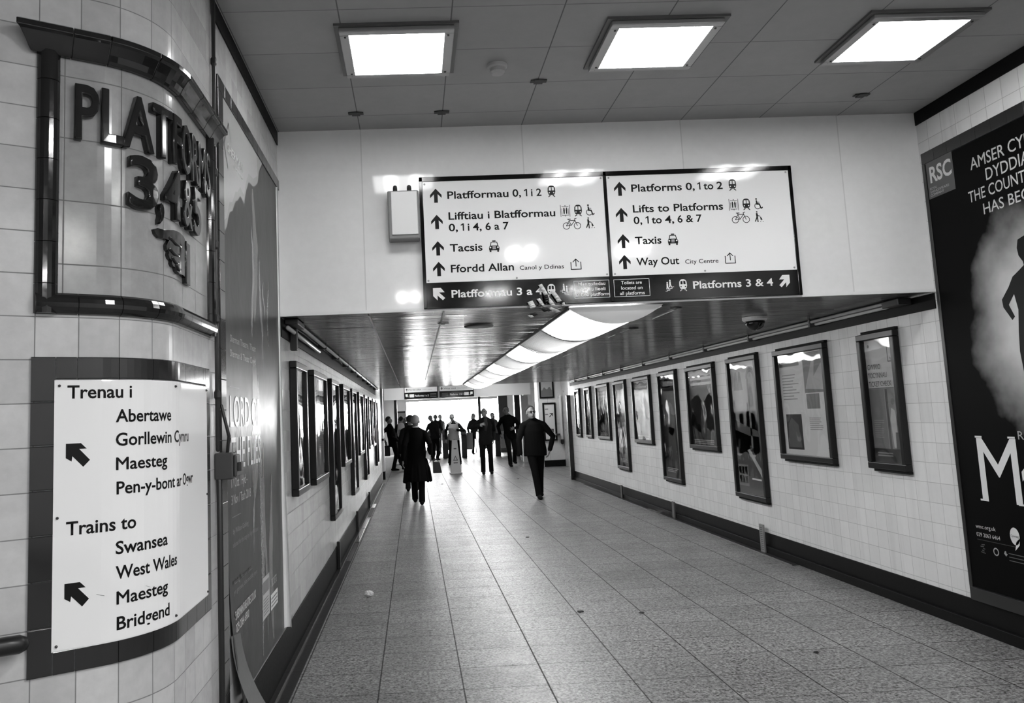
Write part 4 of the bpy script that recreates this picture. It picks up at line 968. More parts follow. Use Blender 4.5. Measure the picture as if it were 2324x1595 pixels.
for k, (a, b, c, d, f, l) in enumerate(R_):
    t, FN, bb = frame_poster('R', a, b, c, d, l, f, k*7+2, GR)
    if k == 0:
        for body, z in (('GWIRIO', 1.845), ('TOCYNNAU', 1.775), ('TICKET CHECK', 1.705)):
            text(body, bb[0]+.03, bb[0]+.03+(.19, .27, .32)[(1.845, 1.775, 1.705).index(z)], z, .042, FN, G(40, .4), 'lettering', t, d=.0175, bold=.004)
L_ = [(6.08, 6.70, 1.075, 2.07, d_scene, 'black frame at the bulkhead corner, first beyond the grey theatre poster'), (7.16, 8.22, 1.07, 2.07, d_text, 'short wide black frame, second beyond the grey theatre poster'),
      (8.70, 9.53, .585, 2.07, d_dark, 'tall black frame, third beyond the grey theatre poster'), (10.1, 11.15, 1.06, 2.07, d_scene, 'short black frame, fourth beyond the grey theatre poster'),
      (11.55, 12.42, .585, 2.07, d_dark, 'tall black frame, fifth beyond the grey theatre poster'), (13.0, 14.05, 1.07, 2.07, d_text, 'short black frame, sixth beyond the grey theatre poster'),
      (14.5, 15.3, .585, 2.07, d_dark, 'tall black frame, seventh beyond the grey theatre poster'), (15.85, 16.85, 1.07, 2.07, d_scene, 'short black frame, eighth beyond the grey theatre poster'),
      (17.3, 18.25, 1.07, 2.07, d_scene, 'short black frame, ninth beyond the grey theatre poster'), (18.7, 19.55, .595, 2.07, d_dark, 'tall black frame, tenth and last beyond the grey theatre poster')]
for k, (a, b, c, d, f, l) in enumerate(L_): frame_poster('L', a, b, c, d, l, f, k*5+40, GL)

# ------------------------------------------------------------------ litter
def crumple(name, loc, r, tone, label, flat=.6, seed=1):
    bm = bmesh.new(); bmesh.ops.create_icosphere(bm, subdivisions=3, radius=1)
    for v in bm.verts:
        k = 1+.38*noise.noise(v.co*2.3+Vector((seed, 0, 0)))+.22*abs(noise.noise(v.co*5+Vector((0, seed, 0))))
        v.co = Vector((v.co.x*r*k*1.2, v.co.y*r*k, max(v.co.z, -.85)*r*k*flat))
    z = min(v.co.z for v in bm.verts)
    for v in bm.verts: v.co += Vector((loc[0], loc[1], -z+.0008))
    me = bpy.data.meshes.new(name); bm.to_mesh(me); bm.free(); me.materials.append(G(tone, .6)); o = link(name, me); return tag(o, label, 'litter')
crumple('paper_scrap', (-.48, 7.75), .032, 215, 'crumpled white paper scrap on the floor near the dark drainage channel', .8, 3)
crumple('dry_leaf', (1.28, 6.77), .020, 50, 'small dark leaf on the floor, larger of the two leaves', .3, 5)
crumple('dry_leaf', (1.74, 6.63), .016, 50, 'tiny dark leaf on the floor, smaller of the two leaves', .3, 9)
crumple('litter_scrap', (2.52, 5.37), .013, 30, 'tiny dark scrap on the nearest floor tiles', .4, 12)
crumple('litter_scrap', (1.42, 10.9), .018, 60, 'tiny dark scrap in the middle of the floor beyond the leaves', .25, 14)
crumple('litter_scrap', (.62, 20.2), .022, 70, 'dark scrap on the floor beside the wet floor stand', .2, 16)
crumple('litter_scrap', (2.55, 20.8), .022, 70, 'dark scrap on the floor beside the person in the open jacket', .2, 19)

# ------------------------------------------------------------------ hall: second sign, gates, machine, notices
def far_sign(x0, x1, label, top, sub, low, flip):
    t = thing('direction_sign', label, 'sign', ((x0+x1)/2, 22.19, 2.15))
    MB().box(x0, x1, 22.165, 22.198, 2.155, 2.475).build('board', M_signblack, t)
    MB().box(x0+.012, x1-.012, 22.160, 22.165, 2.325, 2.468).build('white_panel', G(226, .3), t)
    F = lambda u, v, d=0.0: on_sign(u, v, d, 22.160)
    Ink(F).poly([(x0+.045+a*.055, 2.36+b*.075) for a, b in UP]).build('arrow', 22, t)
    text(top, x0+.12, x0+.46, 2.375, .045, F, G(90, .4), 'lettering', t, bold=.01); text(sub, x0+.50, x0+.76, 2.378, .026, F, G(140, .4), 'lettering', t, bold=.002)
    if not flip:
        Ink(F, .006).poly([(x0+.035+a*.085, 2.195+b*.085) for a, b in NW]).rect(x0+.14, x0+.265, 2.19, 2.275).build('arrow', 228, t); text(low, x0+.285, x0+.66, 2.205, .048, F, WL, 'lettering', t, d=.006, bold=.02)
        i = Ink(F, .006)
        for k in range(3): i.rect(x0+.70, x0+.87, 2.19+k*.035, 2.20+k*.035, 120)
    else:
        Ink(F, .006).poly([(x1-.035-a*.085, 2.195+b*.085) for a, b in NW]).rect(x1-.265, x1-.14, 2.19, 2.275).build('arrow', 228, t); text(low, x0+.29, x1-.285, 2.205, .048, F, WL, 'lettering', t, d=.006, bold=.02)
        i = Ink(F, .006)
        for k in range(3): i.rect(x0+.07, x0+.24, 2.19+k*.035, 2.20+k*.035, 120)
    i.build('small_print', 120, t)
far_sign(-.25, .66, 'small far direction sign on the crossbeam with Welsh wording', 'Ffordd allan', 'Canol y ddinas', 'Platfformau 1 a 2', False)
far_sign(.70, 1.64, 'small far direction sign on the crossbeam with English wording', 'Way out', 'City Centre', 'Platforms 1 & 2', True)
struct(bx('column_1', G(84, .4), 3.72, 4.12, 36.0, 36.4, 0, ZH)); struct(bx('column_2', G(26, .3), 3.92, 4.22, 31.9, 32.2, 0, ZH)); struct(bx('column_3', G(50, .3), -.82, -.70, 33.9, 34.05, 0, ZH))
struct(bx('column_4', G(200, .4), 3.62, 3.86, 27.6, 27.9, 0, ZH)); struct(bx('column_5', G(40, .4), 2.86, 2.98, 36.5, 36.7, 0, ZH))
def gate(x, y, label):
    t = thing('ticket_gate', label, 'ticket gate', (x, y, 0), 'ticket gates at the far end of the hall')
    prof = [(y-.75, .002), (y+.75, .002), (y+.78, .60), (y+.70, .86), (y+.52, .98), (y-.52, .98), (y-.70, .86), (y-.78, .60)]
    mb = MB(); k = len(prof); vs = [(xx, a, b) for xx in (x-.11, x+.11) for a, b in prof]
    mb.add(vs, [tuple(range(k-1, -1, -1)), tuple(range(k, 2*k))]+[(i, (i+1) % k, k+(i+1) % k, k+i) for i in range(k)]); mb.build('cabinet', G(74, .3, .4), t, bevel=.02)
    MB().box(x-.112, x+.112, y-.62, y+.62, .16, .60).build('side_panel', G(160, .25, .6), t)
    MB().lathe((x, y-.60, 1.02), [(.11, -.03), (.125, 0), (.11, .03)], 20, 'Y').build('reader_disc', G(110, .3), t)
    MB().box(x+.112, x+.40, y-.02, y+.0, .28, .96).build('paddle', G(205, .2), t, bevel=.006)
for i, x in enumerate((.62, 1.20, 1.95, 2.66, 3.30)): gate(x, 33.6 if i != 1 else 33.7, ('ticket gate in the far hall, first from the ticket machine', 'ticket gate in the far hall, second from the ticket machine', 'ticket gate in the far hall, third from the ticket machine', 'ticket gate in the far hall, fourth from the ticket machine', 'ticket gate in the far hall, fifth from the ticket machine')[i])
t = thing('ticket_machine', 'dark ticket machine with a pale screen in the far hall', 'ticket machine', (-.57, 36.2, 0))
MB().box(-.78, -.36, 36.1, 36.6, .002, 1.98).build('body', G(60, .4), t, bevel=.02); MB().box(-.74, -.40, 36.085, 36.10, 1.66, 1.90).build('screen', G(180, .2), t); MB().box(-.72, -.42, 36.09, 36.10, .9, 1.3).build('panel', G(120, .3), t)
def notice(z0, z1, x0, x1, label, lower):
    t = thing('wall_notice', label, 'notice', ((x0+x1)/2, 24.99, z0)); mb = MB()
    for a in ((x0, x1, z0, z0+.05), (x0, x1, z1-.05, z1), (x1-.05, x1, z0+.05, z1-.05), (x0, x0+.05, z0+.05, z1-.05)): mb.box(a[0], a[1], 24.95, 24.994, a[2], a[3])
    mb.build('frame', M_skirt, t, bevel=.004); MB().box(x0+.05, x1-.05, 24.975, 24.99, z0+.05, z1-.05).build('sheet', G(205 if lower else 150, .3), t)
    F = lambda u, v, d=0.0: on_sign(u, v, d, 24.975)
    i = Ink(F)
    if lower:
        for z in (1.50, 1.02):
            i.line([(x1-.20, z), (x1-.11, z+.10)], .022).line([(x1-.19, z+.10), (x1-.11, z+.10), (x1-.11, z+.02)], .022)
        i.rect(x0+.07, x0+.17, 1.72, 1.75, 120).rect(x0+.07, x0+.16, 1.56, 1.59, 120); i.build('arrow', 24, t)
    else:
        hill(i, x0+.06, x1-.06, z0+.3, .05, z0+.06, 90, 4); i.build('print', 90, t)
notice(.77, 1.93, 3.93, 4.335, 'white notice with two small arrows in a black frame at the passage end', True)
notice(2.07, 2.70, 3.86, 4.31, 'upper black framed print on the wall at the passage end', False)
t = thing('wall_pipe', 'white vertical pipe with a black foot on the wall at the passage end', 'pipe', (4.47, 24.9, .7))
MB().tube([(4.47, 24.92, .80), (4.47, 24.92, 2.12)], .045, 14).build('pipe', G(215, .3), t, smooth=True); MB().tube([(4.47, 24.92, .70), (4.47, 24.92, .79)], .052, 14).build('foot', M_black, t); MB().box(4.42, 4.52, 24.88, 24.995, 2.05, 2.12).build('bracket', G(190, .4), t)
tag(bx('wall_shelf', M_black, 4.29, 4.40, 24.80, 24.994, .93, .985, bevel=.006), 'small black ledge on the wall between arrow notice and white pipe', 'shelf')
tag(bx('edge_post', G(22, .3), 3.70, 3.795, 19.72, 19.82, .005, 2.02, bevel=.01), 'black vertical post where the row of framed posters ends', 'post')
for i, (x, y) in enumerate(((-.1, 20.9), (3.55, 23.7), (1.1, 28.0), (2.2, 20.9))):  # three unseen strips added to brighten crossbeam and end wall; farthest is hall's own
    t = thing('hall_and_fill_light', ('added unseen strip light brightening the crossbeam before the Welsh far sign', 'added unseen strip light brightening the wall by the arrow notice', 'farthest strip light under the hall ceiling', 'added unseen strip light brightening the blank end of the crossbeam')[i], 'light', (x, y, ZH), 'strip lights in the hall')
    MB().box(x-.12, x+.12, y-.75, y+.75, ZH-.05, ZH-.002).build('housing', G(200, .4), t); MB().box(x-.09, x+.09, y-.72, y+.72, ZH-.07, ZH-.051).build('tube_cover', emit_mat('strip_and_fill_light', 34.0), t)
t = thing('wet_floor_sign', 'pale wet floor stand in front of the person in a vest', 'sign', (1.13, 23.7, 0))
mb = MB()
for sgn in (-1, 1):
    y0_, y1_ = 23.7+sgn*.15, 23.7+sgn*.02
    mb.add([(1.13-.15, y0_, .03), (1.13+.15, y0_, .03), (1.13+.075, y1_, .96), (1.13-.075, y1_, .96), (1.13-.15, y0_+sgn*.02, .03), (1.13+.15, y0_+sgn*.02, .03), (1.13+.075, y1_+sgn*.02, .96), (1.13-.075, y1_+sgn*.02, .96)], [(0, 1, 2, 3), (7, 6, 5, 4), (0, 4, 5, 1), (1, 5, 6, 2), (2, 6, 7, 3), (3, 7, 4, 0)])
mb.build('board', G(172, .4), t, bevel=.006); MB().box(.95, 1.31, 23.52, 23.88, .001, .045).build('base', G(185, .4), t, bevel=.012); MB().tube([(1.10, 23.7, .955), (1.13, 23.7, .985), (1.16, 23.7, .955)], .014, 8).build('handle', G(160, .4), t, smooth=True)
F = lambda u, v, d=0.0: (u, 23.53+(v-.03)/.93*.13-d-.004, v)
Ink(F, .004).poly([(1.06, .38), (1.20, .38), (1.13, .52)]).rect(1.07, 1.19, .30, .33).rect(1.09, 1.17, .70, .73).over().poly([(1.09, .40), (1.17, .40), (1.13, .48)], 172).build('warning_mark', 70, t)
# ------------------------------------------------------------------ people
def fuse(mb, name, mat, parent, voxel=.012, it=3):
    me = mb.mesh('tmp', mat); b = bmesh.new(); b.from_mesh(me); bmesh.ops.recalc_face_normals(b, faces=b.faces); b.to_mesh(me); b.free()
    o = bpy.data.objects.new('tmp', me); TMP.collection.objects.link(o)
    r = o.modifiers.new('r', 'REMESH'); r.mode = 'VOXEL'; r.voxel_size = voxel; r.use_smooth_shade = True
    if it: s = o.modifiers.new('s', 'SMOOTH'); s.iterations = it; s.factor = .5
    vl = TMP.view_layers[0]; vl.update()
    dg = vl.depsgraph; dg.update()
    out = bpy.data.meshes.new_from_object(o.evaluated_get(dg))
    bpy.data.objects.remove(o); out.name = name
    if not out.materials: out.materials.append(mat)
    out.polygons.foreach_set('use_smooth', [True]*len(out.polygons))
    return link(name, out, parent)
TMP = bpy.data.scenes.new('workbench')
def CL(v): return G(v, .92, 0.0, .12)
def ik(a, b, l1, l2, hint):
    d = b-a; L = min(d.length, (l1+l2)*.999); t = d.normalized(); q = (l1*l1-l2*l2+L*L)/(2*L); h = math.sqrt(max(l1*l1-q*q, 0))
    hv = Vector(hint); hv = hv-t*hv.dot(t)
    if hv.length < 1e-4: hv = t.orthogonal()
    return a+t*q+hv.normalized()*h
def person(label, x, y, H, face=0.0, ankles=None, wrists=None, elbow=None, hip=(0, 0), chest=(0, 0), head=(0, 0), hyaw=0.0, hpitch=0.0, sw=.175, girth=1.0,
           top=24, legs=22, shoes=16, skin=150, hair=60, bald=False, long_hair=False, hem=.80, coat=False, vest=None, shirt=None, glasses=False, voxel=.012, wide=1.0, collar=None):
    k = H/1.75; P0 = Vector((x, y, 0))
    t = thing('person', label, 'person', (x, y, 0))
    fw = Vector((math.sin(face), -math.cos(face), 0)); sd = Vector((math.cos(face), math.sin(face), 0)); up = Vector((0, 0, 1))
    W = lambda v: P0+Vector(v)
    hipc = P0+Vector((hip[0], hip[1], .93*k)); ch = P0+Vector((chest[0], chest[1], 1.41*k))
    sh = [ch-sd*sw*k-up*.025*k, ch+sd*sw*k-up*.025*k]; hp = [hipc-sd*.092*k, hipc+sd*.092*k]
    an = [W(a) for a in ankles] if ankles else [P0-sd*.10*k+up*.09*k, P0+sd*.10*k+up*.09*k]
    wr = [W(a) for a in wrists] if wrists else [ch-sd*.25*k-up*.52*k+fw*.04, ch+sd*.25*k-up*.52*k+fw*.04]
    kn = [ik(hp[i], an[i], .43*k, .43*k, fw) for i in (0, 1)]
    el = [ik(sh[i], wr[i], .30*k, .27*k, (elbow[i] if elbow and elbow[i] else (-fw+sd*(-.3, .3)[i]))) for i in (0, 1)]
    hc = P0+Vector((head[0], head[1], 1.622*k))
    hf = Vector((math.sin(face+hyaw)*math.cos(hpitch), -math.cos(face+hyaw)*math.cos(hpitch), math.sin(hpitch)))
    hs = Vector((math.cos(face+hyaw), math.sin(face+hyaw), 0)); hu = hs.cross(hf)*-1
    if hu.z < 0: hu = -hu
    rot = Matrix((hs, hf, hu)).transposed()
    k0 = k; k = k0*1.09
    HP = lambda s, f, u: hc+(hs*s+hf*f+hu*u)*k0*1.09
    kb = k0
    k = kb; B = MB(); neck0 = ch+up*.075*k
    mid = hipc.lerp(ch, .5)
    B.tube([hipc-up*.05*k, hipc, hipc.lerp(ch, .3), hipc.lerp(ch, .72), ch-up*.01*k, neck0], [(.14*k, .09*k), (.155*k, .105*k), (.138*k*girth, .10*k*girth), (.158*k, .112*k), (.125*k, .085*k), (.062*k, .058*k)], 18, sd)
    B.tube([neck0-up*.03*k, neck0+up*.03*k, HP(0, -.012, -.05)], [(.062*k, .060*k), (.054*k, .056*k), (.052*k, .056*k)], 14, sd)
    k = kb*1.09
    B.ball(HP(0, -.006, .022), (.073*k, .091*k, .098*k), 18, 12, rot=rot)
    B.ball(HP(0, .022, -.045), (.056*k, .064*k, .068*k), 16, 10, rot=rot)
    B.ball(HP(0, .062, -.088), (.022*k, .018*k, .018*k), 10, 8, rot=rot)
    B.tube([HP(0, .086, .018), HP(0, .103, -.018), HP(0, .098, -.030)], [.009*k, .014*k, .013*k], 8, hs)
    B.tube([HP(-.045, .074, .030), HP(0, .088, .032), HP(.045, .074, .030)], [.010*k, .012*k, .010*k], 8, hu)
    B.tube([HP(-.022, .076, -.057), HP(0, .084, -.056), HP(.022, .076, -.057)], [.008*k, .010*k, .008*k], 8, hu)
    for s in (-1, 1): B.ball(HP(s*.076, -.006, -.004), (.012*k, .020*k, .032*k), 8, 8, rot=rot)
    k = kb
    for i in (0, 1):
        s = (-1, 1)[i]
        B.tube([hp[i], hp[i].lerp(kn[i], .5), kn[i], kn[i].lerp(an[i], .35), an[i]], [(.085*k), (.072*k), (.052*k), (.054*k), (.036*k)], 14, sd)
        B.tube([an[i], an[i]-up*.045*k+fw*.06*k, an[i]-up*.055*k+fw*.14*k], [(.036*k), (.040*k, .032*k), (.038*k, .024*k)], 10, sd)
        B.tube([sh[i]-sd*s*.05*k, sh[i], sh[i].lerp(el[i], .5), el[i], el[i].lerp(wr[i], .4), wr[i]], [.058*k, .056*k, .046*k, .037*k, .038*k, .026*k], 12, sd)
        d = (wr[i]-el[i]).normalized(); nrm = -sd*s
        nrm = (nrm-d*nrm.dot(d)).normalized(); ac = d.cross(nrm)
        if ac.dot(fw) < 0: ac = -ac
        B.tube([wr[i], wr[i]+d*.04*k, wr[i]+d*.088*k], [(.028*k, .018*k), (.038*k, .015*k), (.040*k, .013*k)], 12, ac)
        for j, L in enumerate((.078, .086, .080, .062)):
            o = ac*(.030-.020*j)*k; b0 = wr[i]+d*.082*k+o; sp = ac*(.30-.2*j)*.06*k
            B.tube([b0-d*.012*k, b0+d*L*.42*k+nrm*.006*k+sp*.4, b0+d*L*.75*k+nrm*.022*k+sp*.7, b0+d*L*.92*k+nrm*.042*k+sp], [.0088*k, .0084*k, .0078*k, .0068*k], 8, ac)
        b0 = wr[i]+d*.022*k+ac*.028*k
        B.tube([b0, b0+d*.030*k+ac*.022*k+nrm*.010*k, b0+d*.058*k+ac*.030*k+nrm*.022*k], [.013*k, .0105*k, .0085*k], 8, nrm)
    fuse(B, 'body', G(skin, .5), t, min(voxel, .009) if voxel < .011 else voxel*.85, 2)
    mb = MB()
    for s in (-1, 1): mb.ball(HP(s*.031, .081, .012), .0105*k, 10, 8)
    mb.build('eyes', G(20, .2), t, smooth=True)
    # hair
    k = kb*1.09
    mb = MB(); n, m = 44, 30; c0 = HP(0, -.012, .024); R3 = (.0785, .0935, .1005); pts = {}
    for j in range(m+1):
        for q in range(n):
            ph, a = PI*j/m, 2*PI*q/n
            pts[j, q] = (R3[0]*math.sin(ph)*math.cos(a), R3[1]*math.sin(ph)*math.sin(a), R3[2]*math.cos(ph))
    def keep(p):
        s, f, u = p
        if bald: return -.075 < u-.95*(f+.06)*.9 and u < .045 and f < .03 and u > -.075
        if long_hair: return f < .055 and (u > .02 or f < .035)
        return u > -.075+1.0*(f+.09)
    for j in range(m):
        for q in range(n):
            ids = [(j, q), (j+1, q), (j+1, (q+1) % n), (j, (q+1) % n)]
            c = [sum(pts[i][z] for i in ids)/4 for z in range(3)]
            if keep(c):
                mb.quad(*[c0+(hs*pts[i][0]+hf*pts[i][1]+hu*pts[i][2])*k for i in ids])
    if long_hair: mb.tube([HP(0, -.06, .02), HP(0, -.085, -.07), HP(0, -.08, -.16)], [(.072*k, .04*k), (.078*k, .045*k), (.05*k, .03*k)], 14, hs)
    o = mb.build('hair', G(hair, .75, 0, .2), t, smooth=False, recalc=False)
    b = bmesh.new(); b.from_mesh(o.data); bmesh.ops.remove_doubles(b, verts=b.verts, dist=.0008); bmesh.ops.recalc_face_normals(b, faces=b.faces)
    bd = [v for v in b.verts if v.is_boundary]
    for _ in range(4): bmesh.ops.smooth_vert(b, verts=bd, factor=.5, use_axis_x=True, use_axis_y=True, use_axis_z=True)
    for q in b.faces: q.smooth = True
    b.to_mesh(o.data); b.free()
    md = o.modifiers.new('thick', 'SOLIDIFY'); md.thickness = .007*k; md.offset = 0
    if glasses:
        mb = MB()
        for s in (-1, 1):
            mb.tube([HP(s*.033+.022*math.cos(a), .094-.004*abs(math.cos(a)), .012+.017*math.sin(a)) for a in [2*PI*q/10 for q in range(11)]], .0032*k, 6, hu, False)
            mb.tube([HP(s*.055, .090, .018), HP(s*.078, .02, .016), HP(s*.080, -.01, .010)], .003*k, 6, hu)
        mb.tube([HP(-.011, .098, .016), HP(.011, .098, .016)], .003*k, 6, hu); mb.build('glasses', G(14, .2), t)
    # trousers and shoes
    k = kb
    Tm = MB(); Tm.tube([hipc-up*.06*k, hipc+up*.02*k, hipc+up*.10*k], [(.150*k*wide, .112*k), (.168*k*wide, .122*k), (.152*k*wide, .112*k)], 18, sd)
    for i in (0, 1):
        lo = an[i]-up*.030*k
        Tm.tube([hp[i]+up*.02*k, hp[i].lerp(kn[i], .5), kn[i], kn[i].lerp(lo, .5), lo], [(.098*k), (.087*k), (.068*k), (.062*k), (.062*k, .066*k)], 16, sd, False)
    fuse(Tm, 'trousers', CL(legs), t, voxel, 2)
    for i in (0, 1):
        a = an[i]; z0 = a.z-.09*k
        g = lambda f, z: Vector((a.x, a.y, 0))+fw*f*k+up*(z0+z*k)
        mb = MB(); mb.tube([g(-.055, .045), g(-.02, .052), g(.05, .046), g(.12, .036), g(.175, .030)], [(.030*k, .040*k), (.038*k, .050*k), (.043*k, .044*k), (.046*k, .034*k), (.036*k, .026*k)], 14, sd)
        for q, v in enumerate(mb.v): mb.v[q] = (v[0], v[1], max(v[2], z0+.002))
        mb.build('shoe', CL(shoes), t, smooth=True)
    # upper garment
    name = 'coat' if coat else 'jacket'
    J = MB(); hz = P0+Vector((hip[0], hip[1], hem)); bz = hipc.z
    g = girth
    if coat:
        J.tube([hz, hz.lerp(hipc, .5), hipc+up*.02*k, hipc.lerp(ch, .45), hipc.lerp(ch, .80), ch+up*.01*k, neck0-up*.005*k], [(.275*k*wide, .20*k), (.235*k*wide, .17*k), (.195*k*wide, .148*k), (.178*k*wide, .135*k), (.185*k*wide, .135*k), (.15*k, .10*k), (.075*k, .075*k)], 26, sd, False)
        rr = random.Random(int(x*100)+5)
        for q in range(11):
            a = 2*PI*q/11+rr.uniform(-.15, .15); e = sd*math.cos(a)*.265*k*wide+fw*math.sin(a)*.18*k; e2 = sd*math.cos(a)*.175*k*wide+fw*math.sin(a)*.125*k
            J.tube([hz+e+up*.01*rr.uniform(-1, 1), hz.lerp(hipc, .5)+e*.9, hipc+e2], [.028*k, .022*k, .012*k], 8, up)
    else:
        J.tube([hz, hz.lerp(hipc, .6), hipc.lerp(ch, .25), hipc.lerp(ch, .72), ch+up*.005*k, neck0-up*.01*k], [(.178*k*wide*g, .130*k*g), (.182*k*wide*g, .135*k*g), (.166*k*wide*g, .130*k*g), (.186*k*wide, .138*k), (.155*k, .104*k), (.074*k, .072*k)], 22, sd, False)
    for i in (0, 1):
        s = (-1, 1)[i]; we = wr[i].lerp(el[i], .04)
        J.tube([sh[i]-sd*s*.05*k, sh[i], sh[i].lerp(el[i], .5), el[i], el[i].lerp(we, .5), we], [.064*k, .068*k, .062*k, .055*k, .051*k, .045*k], 14, sd)
        J.tube([neck0-sd*-s*.02*k-up*.01*k, ch.lerp(sh[i], .55)+up*.022*k, sh[i]+up*.008*k], [.060*k, .064*k, .058*k], 14, fw)
    J.tube([neck0-up*.01*k, neck0+up*.028*k], [(.078*k, .076*k), (.068*k, .070*k)], 14, sd, False)
    fuse(J, name, CL(top), t, voxel, 3)
    if vest:
        V = MB(); V.tube([hz-up*.01, hz.lerp(hipc, .6), hipc.lerp(ch, .25), hipc.lerp(ch, .72), ch+up*.0*k], [(.20*k*wide, .150*k), (.20*k*wide, .152*k), (.186*k*wide, .147*k), (.203*k*wide, .152*k), (.155*k, .112*k)], 22, sd, False)
        for i in (0, 1): V.tube([neck0-sd*-(-1, 1)[i]*.05*k-up*.012*k, ch.lerp(sh[i], .5)+up*.024*k, sh[i]+up*.012*k-sd*(-1, 1)[i]*.02*k], [.066*k, .074*k, .070*k], 12, fw)
        fuse(V, 'vest', G(vest, .6), t, voxel, 3)
        mb = MB(); mb.tube([neck0+fw*.075*k, hipc.lerp(ch, .62)+fw*.140*k], [(.022*k, .008*k), (.034*k, .010*k)], 8, sd); mb.build('tie', G(40, .6), t, smooth=True)
    if shirt:
        mb = MB(); mb.tube([neck0+fw*.078*k+up*.01*k, ch.lerp(hipc, .2)+fw*.128*k, hipc.lerp(ch, .45)+fw*.138*k], [(.040*k, .012*k), (.055*k, .016*k), (.030*k, .012*k)], 10, sd); mb.build('shirt', G(shirt, .7), t, smooth=True)
    if collar:
        mb = MB(); mb.tube([neck0+up*.018*k, neck0+up*.044*k], [(.070*k, .073*k), (.064*k, .066*k)], 18, sd, False); mb.build('collar', G(collar, .6), t, smooth=True)
    return dict(root=t, wr=wr, el=el, sd=sd, fw=fw, k=k, hc=hc, ch=ch)
near = .0085
A = person('person in a long black coat walking away, holding papers and a bag', .02, 15.55, 1.68, PI, [(.065, -.02, .088), (-.062, .30, .11)], [(.255, .06, .90), (-.262, -.02, .85)], hip=(0, .12), chest=(.0, .13), head=(-.005, .12), hyaw=-.12, sw=.165, top=8, legs=8, hair=160, skin=120, hem=.44, coat=True, voxel=near, wide=1.02, collar=215)
Bm = person('person in dark shirt and glasses walking towards the camera', 2.31, 15.72, 1.76, 0.0, [(.0, -.05, .088), (.095, .42, .105)], [(-.30, .06, .84), (.285, .16, .90)], [(-1, .2, 0), (1, .2, 0)], hip=(.0, .16), chest=(-.02, .12), head=(-.065, .07), hyaw=.35, sw=.195, girth=1.18, top=8, legs=8, hair=45, skin=120, hem=.80, glasses=True, voxel=near, wide=1.05)
person('person in an open dark jacket with one hand raised to the chest', 1.97, 23.05, 1.83, 0.0, [(-.105, -.04, .09), (.125, 0, .09)], [(-.17, -.22, 1.36), (.225, .02, .93)], [(-1, .5, -.3), None], chest=(.02, .02), head=(-.01, .0), hyaw=-.3, hpitch=.28, sw=.185, top=22, legs=12, hair=90, bald=True, skin=135, hem=.80, shirt=16, voxel=near, girth=1.06)
person('person in a black jumper with one hand held at the waist', 2.99, 25.9, 1.88, 0.1, [(-.03, -.05, .09), (.15, .30, .16)], [(-.30, .05, 1.02), (.13, -.24, 1.19)], [None, (1, .4, -.4)], chest=(-.03, .03), head=(-.085, .0), hyaw=-.2, hpitch=.1, sw=.19, top=8, legs=24, hair=45, skin=110, hem=.86, voxel=.011)
person('person in a pale high visibility vest and tie behind the wet floor stand', 1.32, 28.0, 1.72, 0.0, [(-.18, -.02, .09), (.185, .12, .09)], [(-.27, .06, .88), (.10, -.23, 1.18)], [None, (1, .2, -.4)], head=(-.04, 0), hyaw=.2, hpitch=-.2, top=30, legs=18, hair=150, skin=170, hem=.84, vest=190, voxel=.012)
C_ = person('person in a black suit striding beside the wall, carrying a briefcase', -.62, 26.3, 1.72, math.radians(112), [(-.10, -.05, .09), (.24, .06, .11)], [(.07, -.10, .95), (-.36, .20, .93)], hip=(-.10, 0), chest=(-.18, 0), head=(-.20, 0), top=16, legs=15, hair=70, skin=135, hem=.76, voxel=.012)
person('person in dark clothes beyond the gates, wearing a pale backpack', -.50, 30.6, 1.72, PI*.92, top=30, legs=24, hair=30, skin=120, hem=.86, voxel=.014)
person('person in a dark suit and light shirt beyond the striding one', -.26, 32.0, 1.72, .5, top=26, legs=20, hair=210, skin=185, hem=.80, shirt=220, voxel=.014)
person('person in a dark coat almost hidden beyond the long black coat', -.10, 18.6, 1.70, PI, top=20, legs=18, hair=50, skin=120, hem=.60, coat=True, voxel=.014)
person('person in a dark jacket seen from behind, next to the vest wearer', .76, 31.6, 1.72, PI*.82, [(.06, 0, .09), (-.10, .12, .09)], chest=(-.06, 0), head=(-.14, 0), top=36, legs=24, hair=150, skin=150, hem=.82, voxel=.014)
person('farther person in dark clothes close beyond the jacket seen from behind', 0.90, 35.2, 1.76, PI, top=30, legs=24, hair=110, skin=140, hem=.82, voxel=.016)
person('farthest person in dark grey clothes beyond the gates next to the vest', 1.17, 37.3, 1.76, .6, top=40, legs=26, hair=90, skin=150, hem=.82, voxel=.016)
person('person in grey half hidden by the raised arm of the open jacket', 2.55, 35.3, 1.74, .3, top=46, legs=26, hair=130, skin=170, hem=.80, long_hair=True, voxel=.016)
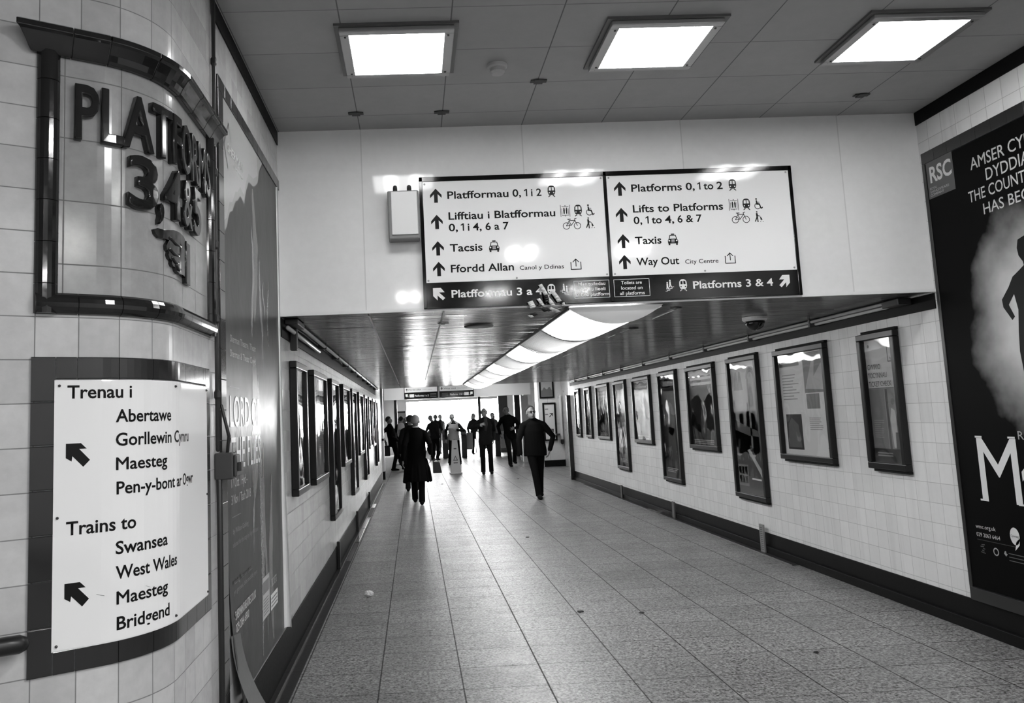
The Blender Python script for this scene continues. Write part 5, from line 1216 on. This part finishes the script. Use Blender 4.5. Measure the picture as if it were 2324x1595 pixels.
person('person in lighter grey glimpsed between open jacket and black jumper', 3.34, 35.2, 1.74, -.5, top=90, legs=30, hair=34, skin=190, hem=.82, long_hair=True, voxel=.016)
# things they carry
w0 = A['wr'][0]; bx0 = w0+Vector((.09, -.06, -.32))
t = thing('handbag', 'black handbag with short handles carried by the person in the long coat', 'bag', (bx0.x, bx0.y, bx0.z+.05))
mb = MB(); mb.prism([(-.085, 0), (.085, 0), (.070, .205), (-.055, .215)], lambda u, v, d: (bx0.x+u+.02-.12*(v-.1), bx0.y+d, bx0.z+v), -.05, .05); mb.build('body', G(20, .4), t, bevel=.014)
mb = MB()
for d in (-.03, .03): mb.tube([bx0+Vector((-.04, d, .20)), bx0+Vector((-.02, d*.5, .27)), w0+Vector((.0, 0, -.085)), bx0+Vector((.04, d*.5, .26)), bx0+Vector((.055, d, .20))], .006, 8)
mb.build('handle', G(18, .4), t, smooth=True)
o = MB().prism([(-.035, -.04), (.05, -.10), (.075, .12), (-.01, .16)], lambda u, v, d: (w0.x-.055+u, w0.y-.055+d, w0.z+.01+v), -.004, .004).build('papers', G(225, .6)); tag(o, 'white papers held by the person in the long coat above the bag', 'papers')
cw = C_['wr'][1]
t = thing('briefcase', 'soft black briefcase held by the person striding beside the wall', 'bag', (cw.x, cw.y, cw.z-.44))
MB().box(cw.x-.20, cw.x+.16, cw.y+.06, cw.y+.15, cw.z-.47, cw.z-.13).build('body', G(22, .5), t, bevel=.02); MB().tube([cw+Vector((-.06, 0, -.14)), cw+Vector((-.05, 0, -.085)), cw+Vector((.05, 0, -.085)), cw+Vector((.06, 0, -.14))], .009, 8).build('handle', G(18, .5), t, smooth=True)
t = thing('backpack', 'pale backpack worn by a person in dark clothes beyond the gates', 'bag', (-.46, 30.36, 1.02))
mb = MB(); mb.tube([(-.50, 30.355, 1.02), (-.50, 30.345, 1.15), (-.50, 30.36, 1.42)], [(.14, .09), (.15, .11), (.12, .08)], 16); mb.build('bag', G(190, .6), t, smooth=True); MB().box(-.60, -.40, 30.215, 30.25, 1.08, 1.25).build('pocket', G(120, .6), t, bevel=.012)
bpy.data.scenes.remove(TMP)
